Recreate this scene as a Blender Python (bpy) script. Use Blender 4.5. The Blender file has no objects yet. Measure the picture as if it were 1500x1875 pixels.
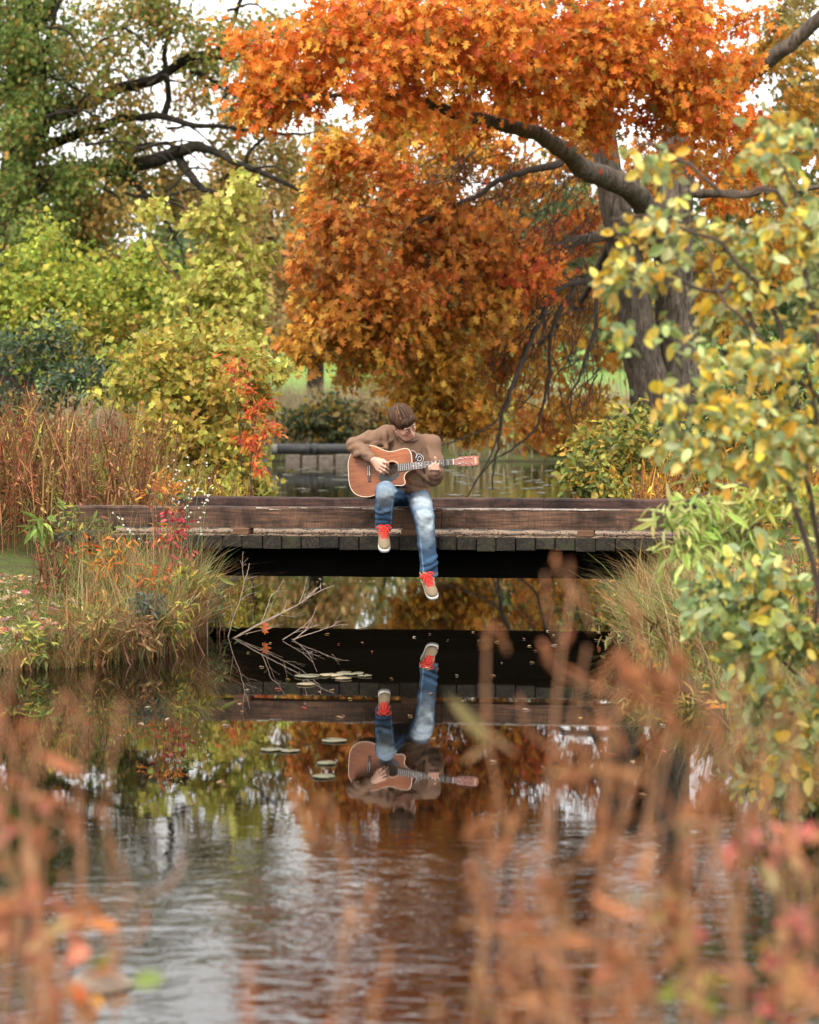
import bpy, math, random
import numpy as np
from mathutils import Matrix, Vector, Quaternion

SC = bpy.context.scene
COL = SC.collection
RNG = np.random.default_rng(7)
random.seed(7)
R = math.radians

# ------------------------------------------------------------------ camera
CAM_H, FPX, PITCH = 1.67, 4427.0, R(2.722)          # eye height over the water, 85 mm lens, slight down tilt
cd = bpy.data.cameras.new('camera')
cam = bpy.data.objects.new('camera', cd); COL.objects.link(cam)
cam.location = (0, 0, CAM_H); cam.rotation_euler = (R(90) - PITCH, 0, 0)
cd.sensor_fit = 'VERTICAL'; cd.sensor_height = 36.0; cd.sensor_width = 28.8; cd.lens = 85.0
cd.clip_start = 0.1; cd.clip_end = 2000
cd.dof.use_dof = True; cd.dof.focus_distance = 18.2; cd.dof.aperture_fstop = 3.2; cd.dof.aperture_blades = 0
SC.camera = cam

# ------------------------------------------------------------------ sky, sun, exposure
SUN_EL, SUN_AZ = R(52), R(205)      # high behind the camera, a little to the left (compass, +Y = 0, clockwise)
w = bpy.data.worlds.new('World'); SC.world = w; w.use_nodes = True
nt = w.node_tree; nt.nodes.clear()
o_ = nt.nodes.new('ShaderNodeOutputWorld'); bg = nt.nodes.new('ShaderNodeBackground')
sky = nt.nodes.new('ShaderNodeTexSky'); sky.sky_type = 'NISHITA'; sky.sun_disc = False
sky.sun_elevation = SUN_EL; sky.sun_rotation = SUN_AZ; sky.air_density = 1.0; sky.dust_density = 4.0; sky.ozone_density = 1.0
hs = nt.nodes.new('ShaderNodeHueSaturation'); hs.inputs['Saturation'].default_value = 0.12
mixc = nt.nodes.new('ShaderNodeMixRGB'); mixc.inputs[0].default_value = 0.7      # cloud deck: an even pale grey over the clear sky
mixc.inputs[2].default_value = (15.0, 14.9, 14.6, 1)
nt.links.new(sky.outputs[0], hs.inputs['Color']); nt.links.new(hs.outputs[0], mixc.inputs[1])
nt.links.new(mixc.outputs[0], bg.inputs[0]); bg.inputs[1].default_value = 0.1
nt.links.new(bg.outputs[0], o_.inputs[0])
sl = bpy.data.lights.new('sun', 'SUN'); sl.energy = 1.5; sl.angle = R(18); sl.color = (1.0, 0.94, 0.86)
so = bpy.data.objects.new('sun', sl); COL.objects.link(so)
sd = Vector((math.sin(SUN_AZ) * math.cos(SUN_EL), math.cos(SUN_AZ) * math.cos(SUN_EL), math.sin(SUN_EL)))
so.rotation_euler = sd.to_track_quat('Z', 'Y').to_euler(); so.location = (-5, -10, 30)
vs = SC.view_settings; vs.view_transform = 'Standard'; vs.look = 'None'; vs.exposure = 0.95; vs.gamma = 1.0; vs.use_curve_mapping = False
cy = SC.cycles
cy.use_denoising = True; cy.max_bounces = 7; cy.diffuse_bounces = 2; cy.glossy_bounces = 3
cy.transmission_bounces = 4; cy.transparent_max_bounces = 8; cy.sample_clamp_indirect = 8.0
cy.caustics_reflective = False; cy.caustics_refractive = False

# ------------------------------------------------------------------ pixel -> point (photo pixel, distance Y from the camera)
_F = np.array([0, math.cos(PITCH), -math.sin(PITCH)]); _U = np.array([0, math.sin(PITCH), math.cos(PITCH)])
def P(px, py, Y):
    d = _F + np.array([(px - 750) / FPX, 0, 0]) + _U * ((937.5 - py) / FPX)
    t = Y / d[1]
    return np.array([t * d[0], Y, CAM_H + t * d[2]])
def mpp(Y): return Y / FPX            # metres for one photo pixel at distance Y

# ------------------------------------------------------------------ materials
MATS = {}
def _base(name):
    m = bpy.data.materials.new(name); m.use_nodes = True
    n = m.node_tree.nodes; n.clear()
    return m, n, m.node_tree.links
def _n(n, typ, **kw):
    x = n.new(typ)
    for k, v in kw.items():
        if k.startswith('i_'): x.inputs[k[2:].replace('_', ' ')].default_value = v
        else: setattr(x, k, v)
    return x
def ramp(n, stops):
    r = n.new('ShaderNodeValToRGB'); e = r.color_ramp.elements
    while len(e) < len(stops): e.new(0.5)
    for el, (p, c) in zip(e, stops):
        el.position = p; el.color = (*c, 1) if len(c) == 3 else c
    return r
def plain(name, col, rough=0.6, noise=0.0, scale=40, bump=0.0, metal=0.0, spec=0.5, stretch=(1, 1, 1), coat=0.0):
    if name in MATS: return MATS[name]
    m, n, l = _base(name)
    out = n.new('ShaderNodeOutputMaterial'); b = n.new('ShaderNodeBsdfPrincipled'); l.new(b.outputs[0], out.inputs[0])
    b.inputs['Base Color'].default_value = (*col, 1); b.inputs['Roughness'].default_value = rough
    b.inputs['Metallic'].default_value = metal; b.inputs['Specular IOR Level'].default_value = spec
    b.inputs['Coat Weight'].default_value = coat
    if noise or bump:
        tc = n.new('ShaderNodeTexCoord'); mp = n.new('ShaderNodeMapping'); mp.inputs['Scale'].default_value = stretch
        nz = _n(n, 'ShaderNodeTexNoise', i_Scale=scale, i_Detail=6.0)
        l.new(tc.outputs['Object'], mp.inputs[0]); l.new(mp.outputs[0], nz.inputs['Vector'])
        if noise:
            r = ramp(n, [(0.25, tuple(c * (1 - noise) for c in col)), (0.75, tuple(min(1, c * (1 + noise)) for c in col))])
            l.new(nz.outputs['Fac'], r.inputs[0]); l.new(r.outputs[0], b.inputs['Base Color'])
        if bump:
            bp = _n(n, 'ShaderNodeBump', i_Strength=bump, i_Distance=0.01)
            l.new(nz.outputs['Fac'], bp.inputs['Height']); l.new(bp.outputs[0], b.inputs['Normal'])
    MATS[name] = m; return m
def leafmat(name, rough=0.55, trans=0.35, spec=0.3):
    """leaf: colour from the mesh's own per-leaf colour, part of the light passes through"""
    if name in MATS: return MATS[name]
    m, n, l = _base(name)
    out = n.new('ShaderNodeOutputMaterial'); b = n.new('ShaderNodeBsdfPrincipled'); t = n.new('ShaderNodeBsdfTranslucent'); mx = n.new('ShaderNodeMixShader')
    a = n.new('ShaderNodeAttribute'); a.attribute_name = 'Col'
    tc = n.new('ShaderNodeTexCoord'); nz = _n(n, 'ShaderNodeTexNoise', i_Scale=35.0, i_Detail=3.0)
    l.new(tc.outputs['Object'], nz.inputs['Vector'])
    mr = _n(n, 'ShaderNodeMapRange'); mr.inputs[1].default_value = 0.3; mr.inputs[2].default_value = 0.7; mr.inputs[3].default_value = 0.64; mr.inputs[4].default_value = 1.12
    l.new(nz.outputs['Fac'], mr.inputs[0])
    vm = n.new('ShaderNodeVectorMath'); vm.operation = 'SCALE'; l.new(a.outputs['Color'], vm.inputs[0]); l.new(mr.outputs[0], vm.inputs['Scale'])
    l.new(vm.outputs[0], b.inputs['Base Color']); l.new(vm.outputs[0], t.inputs['Color'])
    b.inputs['Roughness'].default_value = rough; b.inputs['Specular IOR Level'].default_value = spec
    mx.inputs[0].default_value = trans
    l.new(b.outputs[0], mx.inputs[1]); l.new(t.outputs[0], mx.inputs[2]); l.new(mx.outputs[0], out.inputs[0])
    MATS[name] = m; return m
def vcol(name, rough=0.7, bump=0.0, scale=300, spec=0.3, stretch=(1, 1, 1), nz_amt=0.15):
    """surface whose own colour is a mesh attribute (worn denim, print), with fine relief"""
    if name in MATS: return MATS[name]
    m, n, l = _base(name)
    out = n.new('ShaderNodeOutputMaterial'); b = n.new('ShaderNodeBsdfPrincipled'); l.new(b.outputs[0], out.inputs[0])
    a = n.new('ShaderNodeAttribute'); a.attribute_name = 'Col'
    tc = n.new('ShaderNodeTexCoord'); mp = n.new('ShaderNodeMapping'); mp.inputs['Scale'].default_value = stretch
    nz = _n(n, 'ShaderNodeTexNoise', i_Scale=scale, i_Detail=4.0)
    l.new(tc.outputs['Object'], mp.inputs[0]); l.new(mp.outputs[0], nz.inputs['Vector'])
    mr = n.new('ShaderNodeMapRange'); mr.inputs[1].default_value = 0.3; mr.inputs[2].default_value = 0.7
    mr.inputs[3].default_value = 1 - nz_amt; mr.inputs[4].default_value = 1 + nz_amt
    l.new(nz.outputs['Fac'], mr.inputs[0])
    vm = n.new('ShaderNodeVectorMath'); vm.operation = 'SCALE'; l.new(a.outputs['Color'], vm.inputs[0]); l.new(mr.outputs[0], vm.inputs['Scale'])
    l.new(vm.outputs[0], b.inputs['Base Color'])
    b.inputs['Roughness'].default_value = rough; b.inputs['Specular IOR Level'].default_value = spec
    if bump:
        bp = _n(n, 'ShaderNodeBump', i_Strength=bump, i_Distance=0.004)
        l.new(nz.outputs['Fac'], bp.inputs['Height']); l.new(bp.outputs[0], b.inputs['Normal'])
    MATS[name] = m; return m
def wood(name, c0, c1, c2, axis='X', scale=6.0, rough=0.8, bump=0.5, stretch=14.0, spots=None, saw=False):
    """sawn timber: long grain streaks along one axis, darker stains"""
    if name in MATS: return MATS[name]
    m, n, l = _base(name)
    out = n.new('ShaderNodeOutputMaterial'); b = n.new('ShaderNodeBsdfPrincipled'); l.new(b.outputs[0], out.inputs[0])
    tc = n.new('ShaderNodeTexCoord'); mp = n.new('ShaderNodeMapping')
    s = [stretch] * 3; s['XYZ'.index(axis)] = 1.0; mp.inputs['Scale'].default_value = s
    oi = n.new('ShaderNodeObjectInfo'); ml = n.new('ShaderNodeMath'); ml.operation = 'MULTIPLY'; ml.inputs[1].default_value = 37.0
    l.new(oi.outputs['Random'], ml.inputs[0])
    av = n.new('ShaderNodeVectorMath'); av.operation = 'ADD'; l.new(tc.outputs['Object'], av.inputs[0]); l.new(ml.outputs[0], av.inputs[1])
    l.new(av.outputs[0], mp.inputs[0])
    nz = _n(n, 'ShaderNodeTexNoise', i_Scale=scale, i_Detail=8.0, i_Roughness=0.65, i_Distortion=0.4)
    l.new(mp.outputs[0], nz.inputs['Vector'])
    r = ramp(n, [(0.28, c0), (0.5, c1), (0.74, c2)]); l.new(nz.outputs['Fac'], r.inputs[0])
    n2 = _n(n, 'ShaderNodeTexNoise', i_Scale=2.3, i_Detail=4.0); l.new(av.outputs[0], n2.inputs['Vector'])
    r2 = ramp(n, [(0.33, (0.35, 0.35, 0.36)), (0.6, (1.1, 1.1, 1.1))]); l.new(n2.outputs['Fac'], r2.inputs[0])
    mu = n.new('ShaderNodeMixRGB'); mu.blend_type = 'MULTIPLY'; mu.inputs[0].default_value = 0.75
    l.new(r.outputs[0], mu.inputs[1]); l.new(r2.outputs[0], mu.inputs[2])
    last = mu.outputs[0]
    if spots:
        n3 = _n(n, 'ShaderNodeTexNoise', i_Scale=9.0, i_Detail=6.0); l.new(av.outputs[0], n3.inputs['Vector'])
        r3 = ramp(n, [(0.52, (0, 0, 0)), (0.66, (1, 1, 1))]); l.new(n3.outputs['Fac'], r3.inputs[0])
        m3 = n.new('ShaderNodeMixRGB'); m3.inputs[2].default_value = (*spots, 1); l.new(r3.outputs[0], m3.inputs[0]); l.new(last, m3.inputs[1]); last = m3.outputs[0]
    if saw:
        mp4 = n.new('ShaderNodeMapping'); mp4.inputs['Scale'].default_value = (60.0, 4.0, 4.0); l.new(av.outputs[0], mp4.inputs[0])
        n4 = _n(n, 'ShaderNodeTexNoise', i_Scale=2.0, i_Detail=5.0); l.new(mp4.outputs[0], n4.inputs['Vector'])
        r4 = ramp(n, [(0.3, (0.62, 0.6, 0.6)), (0.7, (1.25, 1.22, 1.2))]); l.new(n4.outputs['Fac'], r4.inputs[0])
        m4 = n.new('ShaderNodeMixRGB'); m4.blend_type = 'MULTIPLY'; m4.inputs[0].default_value = 0.8; l.new(last, m4.inputs[1]); l.new(r4.outputs[0], m4.inputs[2])
        n5 = _n(n, 'ShaderNodeTexNoise', i_Scale=3.2, i_Detail=7.0, i_Roughness=0.7, i_Distortion=0.6); l.new(av.outputs[0], n5.inputs['Vector'])
        r5 = ramp(n, [(0.40, (0.22, 0.21, 0.22)), (0.52, (1, 1, 1)), (0.68, (1.5, 1.4, 1.3))]); l.new(n5.outputs['Fac'], r5.inputs[0])
        m5 = n.new('ShaderNodeMixRGB'); m5.blend_type = 'MULTIPLY'; m5.inputs[0].default_value = 0.75; l.new(m4.outputs[0], m5.inputs[1]); l.new(r5.outputs[0], m5.inputs[2]); last = m5.outputs[0]
    l.new(last, b.inputs['Base Color'])
    b.inputs['Roughness'].default_value = rough; b.inputs['Specular IOR Level'].default_value = 0.3
    bp = _n(n, 'ShaderNodeBump', i_Strength=bump, i_Distance=0.006); l.new(nz.outputs['Fac'], bp.inputs['Height']); l.new(bp.outputs[0], b.inputs['Normal'])
    MATS[name] = m; return m
def bark(name, c0, c1, scale=9.0, bump=0.9, stretch=0.22):
    if name in MATS: return MATS[name]
    m, n, l = _base(name)
    out = n.new('ShaderNodeOutputMaterial'); b = n.new('ShaderNodeBsdfPrincipled'); l.new(b.outputs[0], out.inputs[0])
    tc = n.new('ShaderNodeTexCoord'); mp = n.new('ShaderNodeMapping'); mp.inputs['Scale'].default_value = (1, 1, stretch)
    l.new(tc.outputs['Object'], mp.inputs[0])
    vo = _n(n, 'ShaderNodeTexNoise', i_Scale=scale, i_Detail=9.0, i_Roughness=0.7, i_Distortion=1.2); l.new(mp.outputs[0], vo.inputs['Vector'])
    r = ramp(n, [(0.36, c0), (0.62, c1)]); l.new(vo.outputs['Fac'], r.inputs[0])
    n2 = _n(n, 'ShaderNodeTexNoise', i_Scale=1.7, i_Detail=4.0); l.new(tc.outputs['Object'], n2.inputs['Vector'])
    r2 = ramp(n, [(0.35, (0.55, 0.58, 0.5)), (0.65, (1.15, 1.1, 1.05))]); l.new(n2.outputs['Fac'], r2.inputs[0])
    mu = n.new('ShaderNodeMixRGB'); mu.blend_type = 'MULTIPLY'; mu.inputs[0].default_value = 0.9
    l.new(r.outputs[0], mu.inputs[1]); l.new(r2.outputs[0], mu.inputs[2]); l.new(mu.outputs[0], b.inputs['Base Color'])
    b.inputs['Roughness'].default_value = 0.9; b.inputs['Specular IOR Level'].default_value = 0.2
    bp = _n(n, 'ShaderNodeBump', i_Strength=bump, i_Distance=0.03); l.new(vo.outputs['Fac'], bp.inputs['Height']); l.new(bp.outputs[0], b.inputs['Normal'])
    MATS[name] = m; return m

# ------------------------------------------------------------------ objects
def tag(o, label=None, cat=None, group=None, kind=None):
    if label: o['label'] = label
    if cat: o['category'] = cat
    if group: o['group'] = group
    if kind: o['kind'] = kind
    return o
def empty(name, loc, label=None, cat=None, group=None, rot=None):
    o = bpy.data.objects.new(name, None); COL.objects.link(o); o.location = Vector(loc)
    o.empty_display_size = 0.1
    if rot is not None: o.rotation_euler = rot
    return tag(o, label, cat, group)
def link(name, me, mat=None, parent=None, smooth=False):
    if mat is not None and len(me.materials) == 0: me.materials.append(mat)
    if smooth: me.polygons.foreach_set('use_smooth', np.ones(len(me.polygons), dtype=bool))
    o = bpy.data.objects.new(name, me); COL.objects.link(o)
    if parent is not None:
        o.parent = parent; o.matrix_parent_inverse = WORLD(parent).inverted()
    return o
def WORLD(o):
    m = o.matrix_basis.copy()
    if o.parent is not None: m = WORLD(o.parent) @ o.matrix_parent_inverse @ m
    return m
def mesh(name, v, f, mat=None, parent=None, smooth=False, cols=None):
    me = bpy.data.meshes.new(name)
    me.from_pydata([tuple(map(float, p)) for p in v], [], [tuple(map(int, q)) for q in f]); me.update()
    if cols is not None: setcol(me, cols)
    return link(name, me, mat, parent, smooth)
def setcol(me, cols):
    a = me.color_attributes.new('Col', 'FLOAT_COLOR', 'POINT')
    c = np.ones((len(me.vertices), 4), np.float32); c[:, :3] = cols
    a.data.foreach_set('color', c.ravel())
def fastmesh(name, V, polys_flat, sizes, cols=None):
    """V (n,3), loop vertex indices, polygon sizes"""
    me = bpy.data.meshes.new(name)
    me.vertices.add(len(V)); me.vertices.foreach_set('co', np.asarray(V, np.float32).ravel())
    me.loops.add(len(polys_flat)); me.loops.foreach_set('vertex_index', np.asarray(polys_flat, np.int32))
    st = np.zeros(len(sizes), np.int32); st[1:] = np.cumsum(sizes)[:-1]
    me.polygons.add(len(sizes)); me.polygons.foreach_set('loop_start', st)
    try: me.polygons.foreach_set('loop_total', np.asarray(sizes, np.int32))
    except Exception: pass
    me.update(calc_edges=True); 
    if cols is not None: setcol(me, cols)
    return me
def box(lo, hi, bev=0.0):
    """bevelled box verts/faces"""
    lo = np.array(lo, float); hi = np.array(hi, float)
    if bev <= 0:
        v = [(x, y, z) for z in (lo[2], hi[2]) for y in (lo[1], hi[1]) for x in (lo[0], hi[0])]
        return v, [(0, 2, 3, 1), (4, 5, 7, 6), (0, 1, 5, 4), (2, 6, 7, 3), (0, 4, 6, 2), (1, 3, 7, 5)]
    import bmesh
    bm = bmesh.new(); bmesh.ops.create_cube(bm, size=1.0)
    for q in bm.verts: q.co = Vector(lo + (np.array(q.co) + 0.5) * (hi - lo))
    bmesh.ops.bevel(bm, geom=list(bm.edges), offset=bev, segments=1, affect='EDGES')
    bm.verts.index_update()
    v = [tuple(q.co) for q in bm.verts]; f = [tuple(q.index for q in p.verts) for p in bm.faces]; bm.free()
    return v, f
def frames(pts):
    pts = np.asarray(pts, float); t = np.gradient(pts, axis=0); t /= np.linalg.norm(t, axis=1)[:, None] + 1e-12
    up = np.array([0, 0, 1.0]) if abs(t[0][2]) < 0.9 else np.array([1.0, 0, 0])
    n = np.cross(t[0], up); n /= np.linalg.norm(n); N = [n]
    for i in range(1, len(pts)):
        n = N[-1] - t[i] * np.dot(N[-1], t[i]); n /= np.linalg.norm(n) + 1e-12; N.append(n)
    N = np.array(N); return t, N, np.cross(t, N)
def tubes(paths, sides=5, cap=True):
    """paths: list of (points, radii) -> V, flat loops, sizes for one mesh"""
    V = []; L = []; S = []; base = 0
    for pts, rad in paths:
        pts = np.asarray(pts, float); k = len(pts); rad = np.broadcast_to(np.asarray(rad, float), (k,))
        t, N, B = frames(pts)
        a = np.arange(sides) * 2 * math.pi / sides
        ring = pts[:, None, :] + rad[:, None, None] * (np.cos(a)[None, :, None] * N[:, None, :] + np.sin(a)[None, :, None] * B[:, None, :])
        V.append(ring.reshape(-1, 3))
        i = np.arange(k - 1)[:, None] * sides; j = np.arange(sides)[None, :]; j2 = (j + 1) % sides
        q = np.stack([base + i + j, base + i + j2, base + i + sides + j2, base + i + sides + j], -1).reshape(-1)
        L.append(q); S.append(np.full((k - 1) * sides, 4))
        if cap:
            L.append(base + np.arange(sides)[::-1]); S.append([sides])
            L.append(base + (k - 1) * sides + np.arange(sides)); S.append([sides])
        base += k * sides
    return np.concatenate(V), np.concatenate(L), np.concatenate(S)
def tube_obj(name, paths, mat, parent=None, sides=6, smooth=True):
    V, L, S = tubes(paths, sides)
    return link(name, fastmesh(name, V, L, S), mat, parent, smooth)
def catmull(pts, n=8):
    p = np.asarray(pts, float); p = np.vstack([2 * p[0] - p[1], p, 2 * p[-1] - p[-2]]); out = []
    for i in range(1, len(p) - 2):
        t = np.linspace(0, 1, n, endpoint=False)[:, None]
        out.append(0.5 * ((2 * p[i]) + (-p[i - 1] + p[i + 1]) * t + (2 * p[i - 1] - 5 * p[i] + 4 * p[i + 1] - p[i + 2]) * t ** 2 + (-p[i - 1] + 3 * p[i] - 3 * p[i + 1] + p[i + 2]) * t ** 3))
    return np.vstack(out + [p[-2][None]])

# ------------------------------------------------------------------ distance-field modeller (bodies, clothes): smooth unions -> one surface
class Field:
    def __init__(s, lo, hi, h):
        s.lo = np.array(lo, float); s.h = h; s.n = np.ceil((np.array(hi) - s.lo) / h).astype(int) + 1
        s.d = np.full(s.n, 0.5, np.float32)
    def _sub(s, lo, hi):
        a = np.clip(np.floor((np.array(lo) - s.lo) / s.h).astype(int), 0, s.n - 1); b = np.clip(np.ceil((np.array(hi) - s.lo) / s.h).astype(int) + 1, 1, s.n)
        sl = tuple(slice(x, y) for x, y in zip(a, b))
        g = [s.lo[i] + s.h * np.arange(a[i], b[i], dtype=np.float32) for i in range(3)]
        return sl, g[0][:, None, None].astype(np.float32), g[1][None, :, None].astype(np.float32), g[2][None, None, :].astype(np.float32)
    def _put(s, sl, e, k, sub=False):
        d = s.d[sl]
        if sub:
            e = -e; hh = np.maximum(k - np.abs(d - e), 0) / max(k, 1e-6); s.d[sl] = np.maximum(d, e) + hh * hh * k * 0.25
        else:
            hh = np.maximum(k - np.abs(d - e), 0) / max(k, 1e-6); s.d[sl] = np.minimum(d, e) - hh * hh * k * 0.25
    def cap(s, a, b, ra, rb=None, k=0.02, sub=False):
        rb = ra if rb is None else rb; a = np.array(a, float); b = np.array(b, float)
        m = max(ra, rb) + k + 3 * s.h
        sl, x, y, z = s._sub(np.minimum(a, b) - m, np.maximum(a, b) + m)
        ba = b - a; L = float(ba @ ba) + 1e-12
        t = np.clip(((x - a[0]) * ba[0] + (y - a[1]) * ba[1] + (z - a[2]) * ba[2]) / L, 0, 1)
        e = np.sqrt((x - a[0] - t * ba[0]) ** 2 + (y - a[1] - t * ba[1]) ** 2 + (z - a[2] - t * ba[2]) ** 2) - (ra + (rb - ra) * t)
        s._put(sl, e.astype(np.float32), k, sub)
    def chain(s, pts, rad, k=0.02):
        for i in range(len(pts) - 1): s.cap(pts[i], pts[i + 1], rad[i], rad[i + 1], k)
    def ell(s, c, r, M=None, k=0.02, sub=False):
        c = np.array(c, float); r = np.array(r, float); m = r.max() + k + 3 * s.h
        sl, x, y, z = s._sub(c - m, c + m)
        if M is None: q = (x - c[0], y - c[1], z - c[2])
        else:
            M = np.array(M); X, Y, Z = x - c[0], y - c[1], z - c[2]
            q = [M[0, i] * X + M[1, i] * Y + M[2, i] * Z for i in range(3)]      # columns of M are the ellipsoid's axes
        k0 = np.sqrt((q[0] / r[0]) ** 2 + (q[1] / r[1]) ** 2 + (q[2] / r[2]) ** 2); k1 = np.sqrt((q[0] / r[0] ** 2) ** 2 + (q[1] / r[1] ** 2) ** 2 + (q[2] / r[2] ** 2) ** 2) + 1e-6
        s._put(sl, (k0 * (k0 - 1) / k1).astype(np.float32), k, sub)
    def grid(s): return s._sub(s.lo, s.lo + s.h * s.n)[1:]
    def plane_cut(s, p, nrm, k=0.004):
        """removes everything on the side the normal points to"""
        x, y, z = s.grid(); e = (x - p[0]) * nrm[0] + (y - p[1]) * nrm[1] + (z - p[2]) * nrm[2]
        hh = np.maximum(k - np.abs(s.d - e), 0) / k; s.d = (np.maximum(s.d, e) + hh * hh * k * 0.25).astype(np.float32)
    def surf(s):
        d = s.d; b = d < 0
        c = np.zeros(tuple(s.n - 1), np.int8)
        cs = [(i, j, k) for i in (0, 1) for j in (0, 1) for k in (0, 1)]
        nx, ny, nz = s.n
        view = lambda a, o: a[o[0]:nx - 1 + o[0], o[1]:ny - 1 + o[1], o[2]:nz - 1 + o[2]]
        for o in cs: c += view(b, o)
        act = np.argwhere((c > 0) & (c < 8)); idx = -np.ones(c.shape, np.int32); idx[tuple(act.T)] = np.arange(len(act))
        pos = np.zeros((len(act), 3)); cnt = np.zeros(len(act))
        D = {o: d[act[:, 0] + o[0], act[:, 1] + o[1], act[:, 2] + o[2]] for o in cs}
        for o in cs:
            for ax in range(3):
                if o[ax] == 0:
                    o2 = list(o); o2[ax] = 1; o2 = tuple(o2); a_, b_ = D[o], D[o2]; mk = (a_ < 0) != (b_ < 0)
                    t = np.where(mk, a_ / (a_ - b_ + 1e-12), 0)
                    p = np.tile(np.array(o, float), (len(act), 1)); p[:, ax] += t
                    pos[mk] += p[mk]; cnt[mk] += 1
        V = s.lo + s.h * (act + pos / cnt[:, None]); Q = []
        for ax in range(3):
            u, v = [(1, 2), (2, 0), (0, 1)][ax]
            sl0 = [slice(1, -1)] * 3; sl1 = [slice(1, -1)] * 3
            sl0[ax] = slice(0, s.n[ax] - 1); sl1[ax] = slice(1, s.n[ax])
            A = b[tuple(sl0)]; B = b[tuple(sl1)]; e = np.argwhere(A != B)
            if not len(e): continue
            sg = A[tuple(e.T)]
            e = e + 1; e[:, ax] -= 1
            def cell(du, dv):
                q = e.copy(); q[:, u] -= du; q[:, v] -= dv; return idx[tuple(q.T)]
            q = np.stack([cell(1, 1), cell(0, 1), cell(0, 0), cell(1, 0)], 1)
            q[~sg] = q[~sg][:, ::-1]; Q.append(q)
        Q = np.concatenate(Q); Q = Q[(Q >= 0).all(1)]
        return V, Q
    def obj(s, name, mat, parent=None, colfn=None, wr=None):
        V, Q = s.surf()
        if wr is not None: V = wr(V, Q)
        me = fastmesh(name, V, Q.ravel(), np.full(len(Q), 4))
        if colfn is not None: setcol(me, colfn(V))
        return link(name, me, mat, parent, smooth=True)
def seg_param(V, a, b):
    a = np.array(a); b = np.array(b); ba = b - a; t = (V - a) @ ba / (ba @ ba)
    return t, np.linalg.norm(V - a - np.clip(t, 0, 1)[:, None] * ba, axis=1)

# ================================================================== ground, water
WP = np.array([(-14, 5.0), (-3, 5.3), (1.75, 5.6), (1.6, 7.5), (1.58, 10), (1.6, 13.2), (1.42, 15.3), (1.5, 17), (1.85, 18.2), (1.75, 22), (1.6, 26), (1.5, 30),
               (2.0, 36), (3.0, 42), (4.2, 50), (5.6, 62), (0.5, 63.5), (-6.5, 62.5), (-4.2, 50), (-2.9, 42), (-1.9, 32), (-1.55, 25), (-1.6, 20), (-1.6, 18),
               (-1.42, 16.9), (-1.62, 15.5), (-2.0, 14.9), (-2.7, 14.6), (-5, 14.3), (-14, 14.6)], float)
def water_dist(x, y):
    """signed distance to the pond's edge, positive on land"""
    x = np.asarray(x, float); y = np.asarray(y, float); best = np.full(x.shape, 1e9); ins = np.zeros(x.shape, bool)
    n = len(WP)
    for i in range(n):
        (x0, y0), (x1, y1) = WP[i], WP[(i + 1) % n]; dx, dy = x1 - x0, y1 - y0
        t = np.clip(((x - x0) * dx + (y - y0) * dy) / (dx * dx + dy * dy), 0, 1)
        best = np.minimum(best, np.hypot(x - x0 - t * dx, y - y0 - t * dy))
        c = (y0 > y) != (y1 > y)
        with np.errstate(divide='ignore', invalid='ignore'): xi = (x1 - x0) * (y - y0) / (y1 - y0 + 1e-12) + x0
        ins ^= c & (x < xi)
    return np.where(ins, -best, best)
def lump(x, y): return np.sin(1.7 * x + .6 * y) * np.sin(1.1 * y - .4 * x + 1) + .5 * np.sin(4.1 * x + 1.3 * y + 2) * np.sin(3.7 * y - x)
def sst(a, b, v): t = np.clip((v - a) / (b - a), 0, 1); return t * t * (3 - 2 * t)
def ground_z(x, y):
    x = np.asarray(x, float); y = np.asarray(y, float); d = water_dist(x, y)
    near = 1 - sst(6, 10, y); far = sst(56, 64, y); left = (x < 0)
    slope = np.where(left, .10 + .12 * sst(15, 18, y) + .18 * sst(19, 23, y), .50); cap = np.where(left, .56 + .35 * sst(19, 24, y), .62 + .42 * sst(20, 28, y))
    slope = slope * (1 - near) + .10 * near; cap = cap * (1 - near) + .14 * near
    slope = slope * (1 - far) + .25 * far; cap = cap * (1 - far) + .75 * far
    e = np.maximum(d, 0)
    h = .006 + cap * (1 - np.exp(-slope * e / cap)) + .025 * lump(x, y) * np.clip(e, 0, 1) * (1 - far)
    h = h + .05 * np.clip(y - 66, 0, 120) * far
    h = h + np.where(left, .03, .05) * np.clip(np.abs(x) - 5, 0, 40) * sst(16, 24, y) * (1 - far)
    return np.where(d > 0, h, .006 - np.minimum(.55, -d * .7))
def gz(x, y): return float(ground_z(np.array([x]), np.array([y]))[0])

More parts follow.
